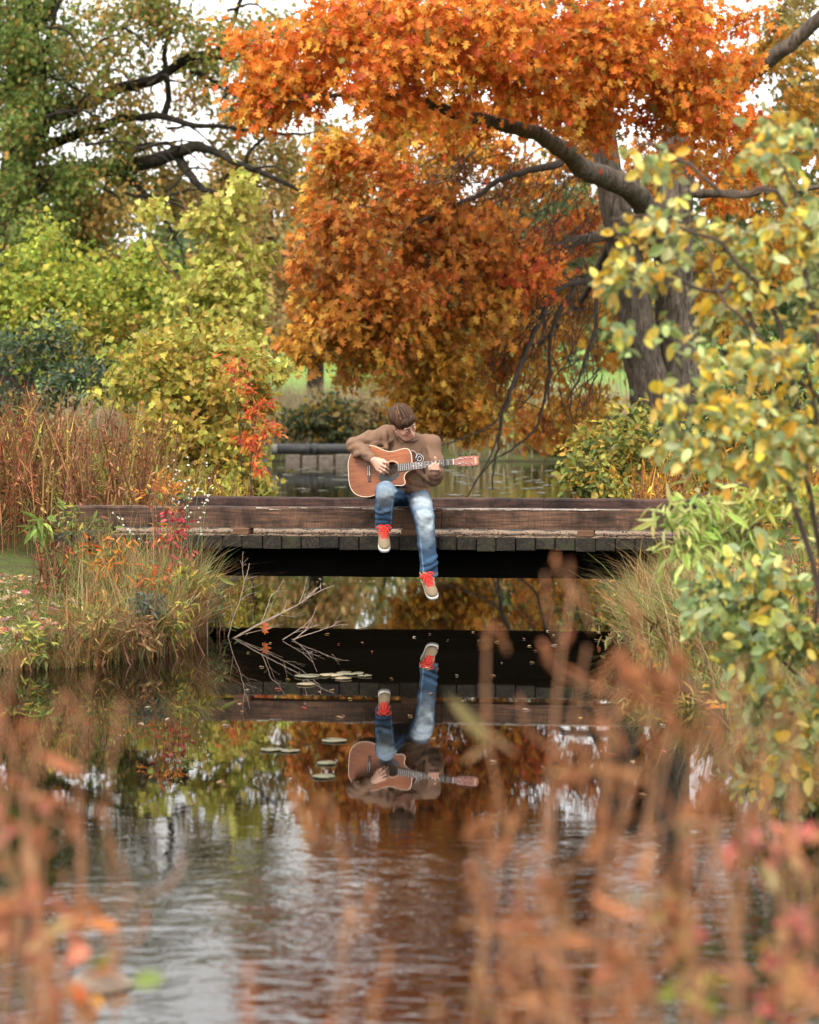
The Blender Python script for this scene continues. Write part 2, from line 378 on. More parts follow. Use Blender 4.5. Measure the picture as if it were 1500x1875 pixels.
def axis(lo, flo, fhi, hi, step):
    a = list(np.arange(flo, fhi + 1e-6, step)); s = step; v = flo
    while v > lo: s *= 1.18; v -= s; a.insert(0, v)
    s = step; v = fhi
    while v < hi: s *= 1.18; v += s; a.append(v)
    return np.array(a)
gx = axis(-500, -7, 7, 500, .16); gy = axis(-60, 4, 32, 900, .16)
GX, GY = np.meshgrid(gx, gy, indexing='xy'); GZ = ground_z(GX, GY)
nx_, ny_ = len(gx), len(gy)
V = np.stack([GX, GY, GZ], -1).reshape(-1, 3)
i, j = np.meshgrid(np.arange(ny_ - 1), np.arange(nx_ - 1), indexing='ij'); a = i * nx_ + j
Q = np.stack([a, a + 1, a + nx_ + 1, a + nx_], -1).reshape(-1)
def ground_mat():
    m, n, l = _base('ground'); out = n.new('ShaderNodeOutputMaterial'); b = n.new('ShaderNodeBsdfPrincipled'); l.new(b.outputs[0], out.inputs[0])
    tc = n.new('ShaderNodeTexCoord'); sp = n.new('ShaderNodeSeparateXYZ'); l.new(tc.outputs['Object'], sp.inputs[0])
    n1 = _n(n, 'ShaderNodeTexNoise', i_Scale=2.2, i_Detail=8.0, i_Roughness=.7); n2 = _n(n, 'ShaderNodeTexNoise', i_Scale=38.0, i_Detail=6.0, i_Roughness=.7)
    l.new(tc.outputs['Object'], n1.inputs['Vector']); l.new(tc.outputs['Object'], n2.inputs['Vector'])
    soil = ramp(n, [(.3, (.028, .02, .012)), (.5, (.075, .055, .03)), (.72, (.16, .12, .065))]); l.new(n2.outputs['Fac'], soil.inputs[0])
    turf = ramp(n, [(.3, (.045, .06, .016)), (.55, (.1, .13, .035)), (.75, (.19, .18, .07))]); l.new(n2.outputs['Fac'], turf.inputs[0])
    sel = ramp(n, [(.40, (0, 0, 0)), (.58, (1, 1, 1))]); l.new(n1.outputs['Fac'], sel.inputs[0])
    mx = n.new('ShaderNodeMixRGB'); l.new(sel.outputs[0], mx.inputs[0]); l.new(soil.outputs[0], mx.inputs[1]); l.new(turf.outputs[0], mx.inputs[2])
    lawn = ramp(n, [(.3, (.13, .22, .05)), (.7, (.22, .33, .09))]); l.new(n1.outputs['Fac'], lawn.inputs[0])
    mr = n.new('ShaderNodeMapRange'); mr.inputs[1].default_value = 80; mr.inputs[2].default_value = 88; l.new(sp.outputs['Y'], mr.inputs[0])
    m2 = n.new('ShaderNodeMixRGB'); l.new(mr.outputs[0], m2.inputs[0]); l.new(mx.outputs[0], m2.inputs[1]); l.new(lawn.outputs[0], m2.inputs[2])
    mud = n.new('ShaderNodeMapRange'); mud.inputs[1].default_value = .0; mud.inputs[2].default_value = .07; l.new(sp.outputs['Z'], mud.inputs[0])
    m3 = n.new('ShaderNodeMixRGB'); m3.inputs[1].default_value = (.03, .023, .015, 1); l.new(mud.outputs[0], m3.inputs[0]); l.new(m2.outputs[0], m3.inputs[2])
    l.new(m3.outputs[0], b.inputs['Base Color']); b.inputs['Roughness'].default_value = .95; b.inputs['Specular IOR Level'].default_value = .1
    bp = _n(n, 'ShaderNodeBump', i_Strength=.8, i_Distance=.03); l.new(n2.outputs['Fac'], bp.inputs['Height']); l.new(bp.outputs[0], b.inputs['Normal'])
    return m
g = link('ground', fastmesh('ground', V, Q, np.full(len(Q) // 4, 4)), ground_mat(), smooth=True); g['kind'] = 'structure'
GROUND = g

def water_mat():
    m, n, l = _base('water'); out = n.new('ShaderNodeOutputMaterial'); b = n.new('ShaderNodeBsdfPrincipled'); l.new(b.outputs[0], out.inputs[0])
    b.inputs['Base Color'].default_value = (.004, .003, .0018, 1); b.inputs['Roughness'].default_value = .015; b.inputs['IOR'].default_value = 1.33
    b.inputs['Specular IOR Level'].default_value = .62
    tc = n.new('ShaderNodeTexCoord'); sp = n.new('ShaderNodeSeparateXYZ'); l.new(tc.outputs['Object'], sp.inputs[0])
    def nz(scale, st, det=2.0, dist=.3):
        mp = n.new('ShaderNodeMapping'); mp.inputs['Scale'].default_value = st; l.new(tc.outputs['Object'], mp.inputs[0])
        t = _n(n, 'ShaderNodeTexNoise', i_Scale=scale, i_Detail=det, i_Roughness=.5, i_Distortion=dist); l.new(mp.outputs[0], t.inputs['Vector']); return t.outputs['Fac']
    def mth(op, a, b_):
        q = n.new('ShaderNodeMath'); q.operation = op
        for k, z in enumerate((a, b_)):
            if isinstance(z, (int, float)): q.inputs[k].default_value = z
            else: l.new(z, q.inputs[k])
        return q.outputs[0]
    def rng(v, a, b_, c, d):
        q = n.new('ShaderNodeMapRange'); q.interpolation_type = 'SMOOTHSTEP'
        for k, z in enumerate((a, b_, c, d)): q.inputs[k + 1].default_value = z
        l.new(v, q.inputs[0]); return q.outputs[0]
    Y = sp.outputs['Y']
    patch = rng(nz(.55, (1, 1.6, 1), 2.0), .38, .62, .45, 1.15)                 # breeze patches
    near = mth('MULTIPLY', rng(Y, 6.2, 9.8, .44, .0), patch)
    calm = rng(Y, 8.2, 10.5, .04, .004)
    amp = mth('ADD', mth('ADD', near, calm), rng(Y, 26, 40, 0, .06))
    h = mth('ADD', mth('MULTIPLY', nz(4.0, (1, 1.5, 1), 2.0, .6), .55), mth('MULTIPLY', nz(13.0, (1, 1.4, 1), 3.0, .5), .22))
    h2 = mth('MULTIPLY', h, amp)
    bp = _n(n, 'ShaderNodeBump', i_Strength=1.0, i_Distance=.026); l.new(h2, bp.inputs['Height']); l.new(bp.outputs[0], b.inputs['Normal'])
    return m
wv = [(-40, 3, 0), (40, 3, 0), (40, 66, 0), (-40, 66, 0)]
WATER_MAT = water_mat()
wo = mesh('water', wv, [(0, 1, 2, 3)], WATER_MAT); wo['kind'] = 'structure'

# ================================================================== footbridge
BR_ROT = R(-7)
bridge = empty('footbridge', (0, 18.4, 0), 'low timber footbridge with plank deck and dark beam kerbs over the water', 'footbridge', rot=(0, 0, BR_ROT))
BM = Matrix.Translation((0, 18.4, 0)) @ Matrix.Rotation(BR_ROT, 4, 'Z')
def loc(name, v, f, mat, parent, smooth=False):
    o = mesh(name, v, f, mat, None, smooth); o.parent = parent; return o
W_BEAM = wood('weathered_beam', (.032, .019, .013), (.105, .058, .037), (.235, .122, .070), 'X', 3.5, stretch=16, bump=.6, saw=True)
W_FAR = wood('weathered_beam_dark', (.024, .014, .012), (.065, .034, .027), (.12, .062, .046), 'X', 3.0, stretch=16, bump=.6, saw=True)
W_PLANK = wood('deck_plank', (.008, .0065, .005), (.024, .018, .013), (.07, .052, .034), 'Y', 6.0, stretch=9, bump=.7, spots=(.036, .036, .016))
W_BLOCK = wood('spacer_block', (.05, .026, .014), (.13, .065, .034), (.2, .105, .06), 'X', 4.0, stretch=12)
W_BLACK = wood('black_beam', (.0012, .001, .0009), (.003, .0025, .002), (.006, .005, .004), 'X', 3.0, rough=.95, bump=.3)  # near-black timber for the stringers, specular lowered below
for nd in W_BLACK.node_tree.nodes:
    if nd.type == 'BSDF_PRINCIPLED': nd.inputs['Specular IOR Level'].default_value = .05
DT = .612
def rough_box(lo, hi, jit, nseg=1, rs=0):
    rg = np.random.default_rng(rs); v, f = box(lo, hi, .006)
    return [tuple(np.array(p) + rg.normal(0, jit, 3)) for p in v], f
x = -2.78; k = 0
while x < 2.42:
    wd = .15 + RNG.normal(0, .004); th = .10 + RNG.uniform(-.012, .010); f0 = RNG.normal(0, .008)
    v, f = rough_box((x + .003, -.06 + f0, DT - th), (x + wd - .003, 2.02 + RNG.normal(0, .02), DT + RNG.normal(0, .002)), .0015, rs=k)
    loc('plank', v, f, W_PLANK, bridge); x += wd; k += 1
def beam(name, x0, x1, y0, y1, z0, z1, mat, chamfer0=0.0, chamfer1=0.0, sag=0.0, seed=1, step=.12):
    rg = np.random.default_rng(seed); n = int((x1 - x0) / step); V = []; F = []
    for i in range(n + 1):
        t = i / n; xx = x0 + (x1 - x0) * t; top = z1 + sag * math.sin(t * math.pi * 3) + rg.normal(0, .0018); bot = z0 + rg.normal(0, .0012)
        c = .012
        xt = xx + (chamfer0 if i == 0 else 0) - (chamfer1 if i == n else 0)
        jy = rg.normal(0, .0015)
        V += [(xx, y0 + jy, bot), (xt, y0 + jy, top - c), (xt, y0 + c + jy, top), (xt, y1 - c, top), (xt, y1, top - c), (xx, y1, bot)]
    for i in range(n):
        for q in range(6): F.append((i * 6 + q, i * 6 + (q + 1) % 6, i * 6 + 6 + (q + 1) % 6, i * 6 + 6 + q))
    F += [tuple(range(5, -1, -1)), tuple(n * 6 + q for q in range(6))]
    F = [tuple(reversed(q)) for q in F]
    o = loc(name, V, F, mat, bridge); return o
beam('kerb_beam', -2.80, .245, .0, .17, .668, .826, W_BEAM, .11, 0, .002, 1)
beam('kerb_beam', .249, 2.45, .0, .17, .668, .822, W_BEAM, 0, .1, .002, 2)
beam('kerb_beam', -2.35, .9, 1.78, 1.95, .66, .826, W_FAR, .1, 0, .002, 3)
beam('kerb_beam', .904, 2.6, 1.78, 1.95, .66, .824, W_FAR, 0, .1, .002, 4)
for xb in (-2.45, -1.36, -.06, 1.28, 2.2):
    wd = .125
    for y0, y1 in ((-.045, .16), (1.79, 1.94)):
        v, f = rough_box((xb, y0, DT + .002), (xb + wd, y1, .666), .001, rs=int(xb * 100) + 500); loc('spacer_block', v, f, W_BLOCK, bridge)
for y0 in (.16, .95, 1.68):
    beam('stringer', -2.6, 2.4, y0, y0 + .2, .285, .497, W_BLACK, seed=int(y0 * 10))
# splintered grey edge along the top of the front kerb
SPL = plain('splinter_wood', (.42, .36, .31), .9, .4, 30, .3)
sp_v = []; sp_f = []; rg = np.random.default_rng(5)
for q in range(150):
    xs = rg.uniform(.27, 1.45) if q < 115 else rg.uniform(-1.2, .2); L = rg.uniform(.04, .17); z = .8235 - abs(rg.normal(0, .006)) ; y = -.003 + rg.uniform(-.004, .02); t = rg.uniform(.0015, .0045)
    b0 = len(sp_v); yy = y + rg.normal(0, .004)
    sp_v += [(xs, y, z - t), (xs, y, z + t), (xs + L, yy, z + t * .4 + rg.normal(0, .003)), (xs + L, yy, z - t * .6), (xs, y + .008, z - t), (xs, y + .008, z + t), (xs + L, yy + .006, z + t * .4), (xs + L, yy + .006, z - t * .6)]
    sp_f += [tuple(b0 + c for c in q_) for q_ in ((0, 1, 2, 3), (7, 6, 5, 4), (1, 5, 6, 2), (0, 3, 7, 4))]
o = loc('splinter', sp_v, sp_f, SPL, bridge); o['kind'] = 'stuff'
# sand and needle litter caught under the front kerb
LIT = leafmat('litter', .9, .05, .1)
n = 2600; rg = np.random.default_rng(6)
px_ = rg.uniform(-2.4, 2.4, n); py_ = -.05 + np.abs(rg.normal(0, .35, n)); py_ = np.where(py_ > 1.7, rg.uniform(-.05, 1.7, n), py_)
ang = rg.uniform(0, 6.28, n); ln = rg.uniform(.006, .03, n); wd = rg.uniform(.003, .007, n); hz = rg.uniform(.002, .012, n)
ca, sa = np.cos(ang), np.sin(ang)
V = np.zeros((n, 4, 3)); 
for q, (u, v_) in enumerate(((-1, -1), (1, -1), (1, 1), (-1, 1))):
    V[:, q, 0] = px_ + ca * ln * u - sa * wd * v_; V[:, q, 1] = py_ + sa * ln * u + ca * wd * v_; V[:, q, 2] = DT + .004 + hz * (.5 + .5 * u)
cc = np.array([(.30, .20, .125), (.22, .13, .075), (.36, .27, .18), (.15, .07, .035)])[rg.integers(0, 4, n)]
me = fastmesh('deck_litter', V.reshape(-1, 3), np.arange(n * 4), np.full(n, 4), np.repeat(cc, 4, 0))
o = link('deck_litter', me, LIT); o.parent = bridge; o['kind'] = 'stuff'
SAND = plain('sandy_dirt', (.20, .132, .086), .95, .5, 60, .6)
gxs = np.linspace(-2.45, 2.4, 180); gys = np.linspace(-.055, .75, 22); rg = np.random.default_rng(9)
VV = [(a_, b_ + (rg.normal(0, .006) if jj == 0 else 0), DT + (.0065 + .004 * math.sin(a_ * 23 + b_ * 9) + rg.normal(0, .002) if 0 < jj < 21 else -.003)) for jj, b_ in enumerate(gys) for a_ in gxs]
FF = [(jj * 180 + ii, jj * 180 + ii + 1, jj * 180 + 181 + ii, jj * 180 + 180 + ii) for jj in range(21) for ii in range(179)]
o = loc('dirt_layer', VV, FF, SAND, bridge, True); o['kind'] = 'stuff'

# ================================================================== guitar
def unit(v): v = np.array(v, float); return v / np.linalg.norm(v)
g_ex = unit((math.cos(R(15)) * math.cos(R(6.2)), -math.sin(R(15)), math.sin(R(6.2))))
g_ez = unit(np.array([-.24, -.95, .20])); g_ez = unit(g_ez - g_ex * (g_ez @ g_ex)); g_ey = np.cross(g_ez, g_ex)
G_O = P(677.5, 862.0, 18.13)
GM = Matrix([(g_ex[i], g_ey[i], g_ez[i], G_O[i]) for i in range(3)] + [(0, 0, 0, 1)])
guitar = empty('acoustic_guitar', (0, 0, 0), 'reddish mahogany acoustic cutaway guitar held across the lap of the seated person', 'guitar')
guitar.matrix_basis = GM
def gp(x, y, z): return G_O + g_ex * x + g_ey * y + g_ez * z
def gloc(name, v, f, mat, smooth=False, parent=None):
    o = mesh(name, v, f, mat, None, smooth); o.parent = parent or guitar
    return o
def mahog(name, c0, c1, c2, rough=.35):
    return wood(name, c0, c1, c2, 'X', 5.0, rough=rough, bump=.05, stretch=26)
TOPM = mahog('mahogany_top', (.20, .050, .018), (.40, .125, .045), (.50, .175, .066))
SIDEM = mahog('mahogany_side', (.12, .025, .008), (.22, .05, .016), (.30, .075, .024), .25)
NECKM = mahog('mahogany_neck', (.12, .035, .016), (.2, .065, .03), (.26, .09, .045))
FRETB = mahog('rosewood_board', (.07, .035, .022), (.13, .07, .045), (.18, .105, .07), .5)
BIND = plain('cream_binding', (.70, .58, .42), .4)
BLK = plain('black_plastic', (.012, .012, .013), .35)
STEEL = plain('steel', (.62, .62, .62), .25, metal=1.0)
BONE = plain('bone', (.82, .78, .68), .4)
PICKG = plain('pickguard', (.018, .018, .02), .3)
# outline: x along the neck, y up; lower bout at the left, cutaway on the lower right
top_half = [(-.172, 0), (-.172, .05), (-.163, .105), (-.135, .155), (-.085, .187), (-.02, .198), (.04, .188), (.10, .157), (.15, .136), (.20, .133), (.245, .142), (.285, .144), (.315, .130), (.330, .095), (.333, .05), (.333, .028)]
bot_half = [(.333, -.028), (.305, -.034), (.278, -.052), (.266, -.080), (.272, -.108), (.268, -.128), (.245, -.140), (.205, -.135), (.16, -.136), (.11, -.152), (.05, -.184), (-.02, -.199), (-.085, -.188), (-.135, -.156), (-.163, -.106), (-.172, -.05)]
o1 = catmull(top_half, 4); o2 = catmull(bot_half, 4)
OUT = np.vstack([o1, o2]); nO = len(OUT)
def inset(o, d):
    t = np.roll(o, -1, 0) - np.roll(o, 1, 0); nrm = np.stack([-t[:, 1], t[:, 0]], 1); nrm /= np.linalg.norm(nrm, axis=1)[:, None] + 1e-9
    return o - nrm * d      # outline runs clockwise: left normal points outwards
a2 = inset(OUT, .004)
if abs(np.ptp(a2[:, 0])) > np.ptp(OUT[:, 0]): inset_sign = -1
else: inset_sign = 1
ins = lambda d: inset(OUT, d * inset_sign)
DEPTH = .105
def ring_strip(A, za, B, zb, base):
    v = [(p[0], p[1], za) for p in A] + [(p[0], p[1], zb) for p in B]; n = len(A)
    return v, [(base + i, base + (i + 1) % n, base + n + (i + 1) % n, base + n + i) for i in range(n)]
v, f = ring_strip(ins(.0), -.003, ins(.0), -DEPTH, 0)
# back plate
v2 = [(p[0], p[1], -DEPTH) for p in ins(0)]; f2 = [tuple(range(len(v), len(v) + nO))]
gloc('side', v + v2, f + f2, SIDEM, True)
v, f = ring_strip(ins(0.0), -.003, ins(0.0012), .0006, 0); v3, f3 = ring_strip(ins(.0012), .0006, ins(.0052), .0006, len(v)); gloc('binding', v + v3, f + f3, BIND)
# soundboard with a round hole
HC, HR = np.array([.172, 0.0]), .049
inn = ins(.005)
def ang_sorted():
    a = np.arctan2(inn[:, 1] - HC[1], inn[:, 0] - HC[0]); return a
av = ang_sorted(); hole = [(HC[0] + HR * math.cos(q), HC[1] + HR * math.sin(q)) for q in av]
v = [(p[0], p[1], 0) for p in inn] + [(p[0], p[1], 0) for p in hole]
f = [(i, (i + 1) % nO, nO + (i + 1) % nO, nO + i) for i in range(nO)]
gloc('soundboard', v, f, TOPM)
NS = 40
cs_ = [(math.cos(2 * math.pi * q / NS), math.sin(2 * math.pi * q / NS)) for q in range(NS)]
def disc_ring(r0, r1, z0, z1):
    v = [(HC[0] + r0 * c, HC[1] + r0 * s_, z0) for c, s_ in cs_] + [(HC[0] + r1 * c, HC[1] + r1 * s_, z1) for c, s_ in cs_]
    return v, [(i, (i + 1) % NS, NS + (i + 1) % NS, NS + i) for i in range(NS)]
v, f = disc_ring(HR + .001, HR - .001, 0, -.004); v = v + [(p[0], p[1], -.045) for p in v[NS:]]
f += [(NS + i, NS + (i + 1) % NS, 2 * NS + (i + 1) % NS, 2 * NS + i) for i in range(NS)] + [tuple(range(2 * NS, 3 * NS))]
gloc('soundhole', v, f, plain('soundhole_dark', (.05, .025, .015), .8))
v, f = disc_ring(HR + .006, HR + .013, .0008, .0008); gloc('rosette', v, f, plain('rosette', (.5, .36, .22), .4))
# pickguard, below the hole
pg = [(.075, -.038), (.07, -.06), (.08, -.09), (.10, -.107), (.13, -.108), (.165, -.098), (.2, -.082), (.222, -.06), (.228, -.04), (.224, -.026)]
arc = [(HC[0] + .053 * math.cos(q), HC[1] + .053 * math.sin(q)) for q in np.linspace(R(-28), R(-150), 14)]
pgo = [tuple(p) for p in catmull(pg, 3)] + arc
v = [(p[0], p[1], .0022) for p in pgo] + [(p[0], p[1], 0.0) for p in pgo]; m_ = len(pgo)
f = [tuple(range(m_))] + [(i, i + m_, (i + 1) % m_ + m_, (i + 1) % m_) for i in range(m_)]
gloc('pickguard', v, f, PICKG)
# bridge and saddle
v, f = box((-.026, -.085, 0), (.008, .085, .008), .003); v = [(p[0] * (1 - .35 * min(1, abs(p[1]) / .085) ** 3), p[1], p[2]) for p in v]; gb = gloc('bridge', v, f, FRETB)
v, f = box((-.002, -.038, .008), (.002, .038, .0115), .0005); gloc('saddle', v, f, BONE, parent=gb)
for q in range(6):
    yy = -.028 + q * .0112; v, f = box((-.0165, yy - .0025, .008), (-.0115, yy + .0025, .0115), .0008); gloc('bridge_pin', v, f, BONE, parent=gb)
# neck + fretboard
nk = []; nf = []
for i, xx in enumerate(np.linspace(.30, .655, 12)):
    wv_ = .028 - (.0065) * (xx - .30) / .355; dp = .022 - .003 * (i / 11)
    for q in range(9):
        a_ = math.pi * q / 8; nk.append((xx, wv_ * math.cos(a_), .0045 - dp * math.sin(a_)))
for i in range(11):
    for q in range(8): nf.append((i * 9 + q, i * 9 + q + 1, i * 9 + 10 + q, i * 9 + 9 + q))
nf += [tuple(range(8, -1, -1))]
gloc('neck', nk, nf, NECKM, True)
hv, hf = box((.285, -.028, -.085), (.345, .028, .0), .006); gloc('heel', hv, hf, NECKM)
v = []; f = []
xs = [.218, .648]; ws = [.0285, .0215]
for z in (.0045, .0105):
    for xx, ww in zip(xs, ws): v += [(xx, -ww, z), (xx, ww, z)]
f = [(0, 1, 3, 2), (4, 6, 7, 5), (0, 4, 5, 1), (2, 3, 7, 6), (0, 2, 6, 4), (1, 5, 7, 3)]
fb = gloc('fretboard', v, f, FRETB)
for q in range(1, 21):
    xf = .648 * 2 ** (-q / 12.0)
    if xf < .222: break
    ww = .0215 + (.007) * (.648 - xf) / .43
    v, f = box((xf - .0009, -ww, .0103), (xf + .0009, ww, .0118), 0); gloc('fret', v, f, STEEL, parent=fb)
for q in (3, 5, 7, 9, 12):
    xf = .648 * 2 ** (-q / 12.0) + .016
    v, f = box((xf - .003, -.003, .0104), (xf + .003, .003, .0111), .001); gloc('fret_marker', v, f, BONE, parent=fb)
v, f = box((.648, -.0218, .0045), (.654, .0218, .013), .0008); gloc('nut', v, f, BONE)
hs_ = [(.654, -.021), (.672, -.024), (.695, -.034), (.80, -.037), (.826, -.034), (.835, -.02), (.832, 0), (.835, .02), (.826, .034), (.80, .037), (.695, .034), (.672, .024), (.654, .021)]
tilt = lambda x: -(x - .654) * math.tan(R(12))
v = [(p[0], p[1], .0075 + tilt(p[0])) for p in hs_] + [(p[0], p[1], -.0075 + tilt(p[0])) for p in hs_]; m_ = len(hs_)
f = [tuple(range(m_)), tuple(range(2 * m_ - 1, m_ - 1, -1))] + [(i, i + m_, (i + 1) % m_ + m_, (i + 1) % m_) for i in range(m_)]
hst = gloc('headstock', v, f, plain('headstock_veneer', (.33, .105, .068), .35, .25, 60))
v, f = box((.806, -.024, .0078), (.819, .024, .0090), .0003); v = [(p[0], p[1], p[2] + tilt(p[0])) for p in v]; gloc('headstock_inlay', v, f, plain('inlay', (.62, .36, .16), .4), parent=hst)
for q in range(3):
    for s_ in (-1, 1):
        xx = .70 + q * .042; z0 = tilt(xx)
        pth = [(np.array([xx, s_ * .021, z0 + .0075]), .0065), (np.array([xx, s_ * .021, z0 + .010]), .0065)]
        Vt, Lt, St = tubes([([p for p, _ in pth], [r for _, r in pth]), ([(xx, s_ * .021, z0 + .010), (xx, s_ * .021, z0 + .020)], [.003, .003])], 12)
        t_ = link('tuner_post', fastmesh('tuner_post', Vt, Lt, St), STEEL); t_.parent = hst
        Vt, Lt, St = tubes([([(xx, s_ * .034, z0 - .002), (xx, s_ * .045, z0 - .002)], [.003, .003]), ([(xx, s_ * .045, z0 - .002), (xx, s_ * .050, z0 - .002), (xx, s_ * .056, z0 - .002)], [.006, .0095, .005])], 8)
        t_ = link('tuner_key', fastmesh('tuner_key', Vt, Lt, St), BLK); t_.parent = hst
for q in range(6):
    y0 = -.0275 + q * .011; y1 = -.018 + q * .0072
    r_ = .0007 + .00025 * (q >= 2)
    Vt, Lt, St = tubes([([(0, y0, .0118), (.648, y1, .0135)], [r_, r_]), ([(.648, y1, .0135), (.70 + (q % 3) * .042, (.021 if q >= 3 else -.021), .014 + tilt(.70 + (q % 3) * .042))], [r_, r_])], 4)
    t_ = link('string', fastmesh('string', Vt, Lt, St), STEEL); t_.parent = guitar
cap_ = empty('capo', tuple(gp(.588, 0, .02)), 'small black capo clamped across the guitar neck by the left hand', 'capo')
v, f = box((.582, -.026, .0132), (.594, .026, .020), .002); o = mesh('clamp_bar', [gp(*p) for p in v], f, BLK, cap_)
v, f = box((.580, -.034, -.022), (.596, -.025, .020), .002); o = mesh('spring_arm', [gp(*p) for p in v], f, BLK, cap_)
v, f = box((.582, -.034, -.030), (.594, .024, -.021), .002); o = mesh('back_pad', [gp(*p) for p in v], f, BLK, cap_)
v, f = box((.594, -.040, -.008), (.618, -.032, .004), .002); o = mesh('lever', [gp(*p) for p in v], f, BLK, cap_)

# ================================================================== person
A = np.array
J = dict(pelvis=P(741, 903, 18.46), rhip=P(716, 906, 18.43), lhip=P(765, 908, 18.43),
         rknee=P(706, 899, 17.99), rank=P(702, 966, 18.20), lknee=P(777, 946, 18.04), lank=P(787, 1052, 18.13),
         belly=P(750, 875, 18.44), chest=P(752, 834, 18.40), neck=P(744, 797, 18.36),
         rsh=P(708, 797, 18.38), relb=P(648, 815, 18.24), rwr=P(682, 841, 18.03),
         lsh=P(789, 814, 18.36), lelb=P(795, 876, 18.27), lwr=P(802, 864, 18.06))
person = empty('person', (float(J['pelvis'][0]), float(J['pelvis'][1]), .824), 'person in brown sweatshirt and faded jeans sitting on the footbridge playing guitar', 'person')
HC_ = P(739, 774, 18.22)
yaw, pit, rol = R(34), R(48), R(-2)
HM = A((Matrix.Rotation(rol, 3, 'Y') @ Matrix.Rotation(pit, 3, 'X') @ Matrix.Rotation(yaw, 3, 'Z')))
def H(x, y, z): return HC_ + HM @ A([x, y, z])
lo = A([-.62, 17.86, .10]); hi = A([.34, 18.66, 1.68])
F = Field(lo, hi, .0045)
# trunk and limbs under the clothes
F.ell(J['pelvis'], (.15, .10, .095), k=.04); F.ell(J['belly'], (.13, .095, .12), k=.05); F.ell(J['chest'], (.15, .10, .15), k=.05)
F.chain([J['rhip'], J['rknee'], J['rank']], [.075, .050, .036], .02); F.chain([J['lhip'], J['lknee'], J['lank']], [.075, .050, .036], .02)
F.chain([J['chest'] + A([-.06, 0, .08]), J['rsh'], J['relb'], J['rwr']], [.05, .047, .036, .026], .02)
F.chain([J['chest'] + A([.06, 0, .08]), J['lsh'], J['lelb'], J['lwr']], [.05, .047, .036, .026], .02)
F.cap(J['neck'] + A([0, .03, -.06]), H(0, .03, -.06), .058, .054, .03)
F.cap(J['rank'], P(703, 984, 18.10), .034, .03, .02); F.cap(J['lank'], P(790, 1072, 18.05), .034, .03, .02)
# head
F.ell(H(0, .018, .032), (.074, .094, .093), HM, .02); F.ell(H(0, -.030, -.040), (.058, .060, .076), HM, .03)
F.cap(H(-.022, -.060, -.098), H(.022, -.060, -.098), .026, .026, .03); F.cap(H(-.052, .0, -.06), H(-.02, -.055, -.1), .024, .02, .03); F.cap(H(.052, .0, -.06), H(.02, -.055, -.1), .024, .02, .03)
F.cap(H(-.04, -.080, .026), H(.04, -.080, .026), .011, .011, .02)
for s_ in (-1, 1):
    F.ell(H(s_ * .032, -.101, .002), (.018, .013, .013), HM, .014, True)
    F.ell(H(s_ * .031, -.0845, .001), (.013, .009, .009), HM, .006)
    F.ell(H(s_ * .040, -.068, -.028), (.022, .02, .02), HM, .02)
    F.ell(H(s_ * .079, .012, -.008), (.008, .020, .031), HM, .008); F.ell(H(s_ * .086, .006, -.006), (.006, .011, .018), HM, .005, True)
F.cap(H(0, -.092, .012), H(0, -.112, -.030), .0075, .0115, .010); F.cap(H(-.010, -.102, -.034), H(.010, -.102, -.034), .008, .008, .008)
F.cap(H(-.018, -.0925, -.062), H(.018, -.0925, -.062), .0062, .0062, .006); F.cap(H(-.015, -.091, -.073), H(.015, -.091, -.073), .0072, .0072, .006)
F.cap(H(-.02, -.1005, -.0672), H(.02, -.1005, -.0672), .0022, .0022, .003, True)
# right hand (strumming): wrist, palm, five fingers
rk = [P(700.5, 845.5, 18.015), P(698.0, 851.0, 18.005), P(695.2, 856.0, 18.008), P(691.5, 859.8, 18.015)]
rm = [P(707.2, 847.0, 18.005), P(706.2, 855.2, 17.995), P(704.0, 861.5, 18.000), P(698.0, 864.2, 18.008)]
rt = [P(711.5, 853.5, 18.045), P(711.5, 859.5, 18.045), P(710.5, 865.6, 18.045), P(703.5, 867.3, 18.04)]
for kk in rk: F.cap(J['rwr'], kk, .021, .0125, .012)
for a_, b_, c_ in zip(rk, rm, rt): F.chain([a_, b_, c_], [.0105, .0095, .0078], .004)
F.chain([J['rwr'] + A([.01, .005, .005]), P(695, 841.5, 18.03), P(703, 843, 18.04), P(710.5, 848.5, 18.05)], [.016, .0125, .011, .009], .006)
# left hand round the neck: palm under and behind, finger tips on the strings, thumb over the top
def nk_(x, y, z): return gp(x, y, z)
pal = nk_(.492, -.052, -.02)
F.cap(J['lwr'], pal, .026, .024, .02)
lf = []
for q, xx in enumerate((.535, .514, .493, .472)):
    a_ = nk_(xx - .003, -.050, -.018); b_ = nk_(xx + .001, -.050 + .003 * q, .030); c_ = nk_(xx + .004, -.024 + (.006, .018, .012, .0)[q], .038); d_ = nk_(xx + .004, -.008 + (.004, .018, .010, -.004)[q], .0195)
    F.cap(pal, a_, .022, .0125, .012); F.chain([a_, b_, c_, d_], [.0108, .0105, .0092, .0078], .004)
F.chain([pal, nk_(.50, -.03, -.034), nk_(.506, .012, -.032), nk_(.510, .036, -.006), nk_(.512, .046, .008)], [.018, .014, .0125, .011, .0095], .008)
SKIN = _base('skin'); 
m, n, l = SKIN
out = n.new('ShaderNodeOutputMaterial'); b = n.new('ShaderNodeBsdfPrincipled'); l.new(b.outputs[0], out.inputs[0])
at_ = n.new('ShaderNodeAttribute'); at_.attribute_name = 'Col'; l.new(at_.outputs['Color'], b.inputs['Base Color'])
b.inputs['Roughness'].default_value = .5; b.inputs['Subsurface Weight'].default_value = .15; b.inputs['Subsurface Radius'].default_value = (.012, .004, .002)
b.inputs['Subsurface Scale'].default_value = .6
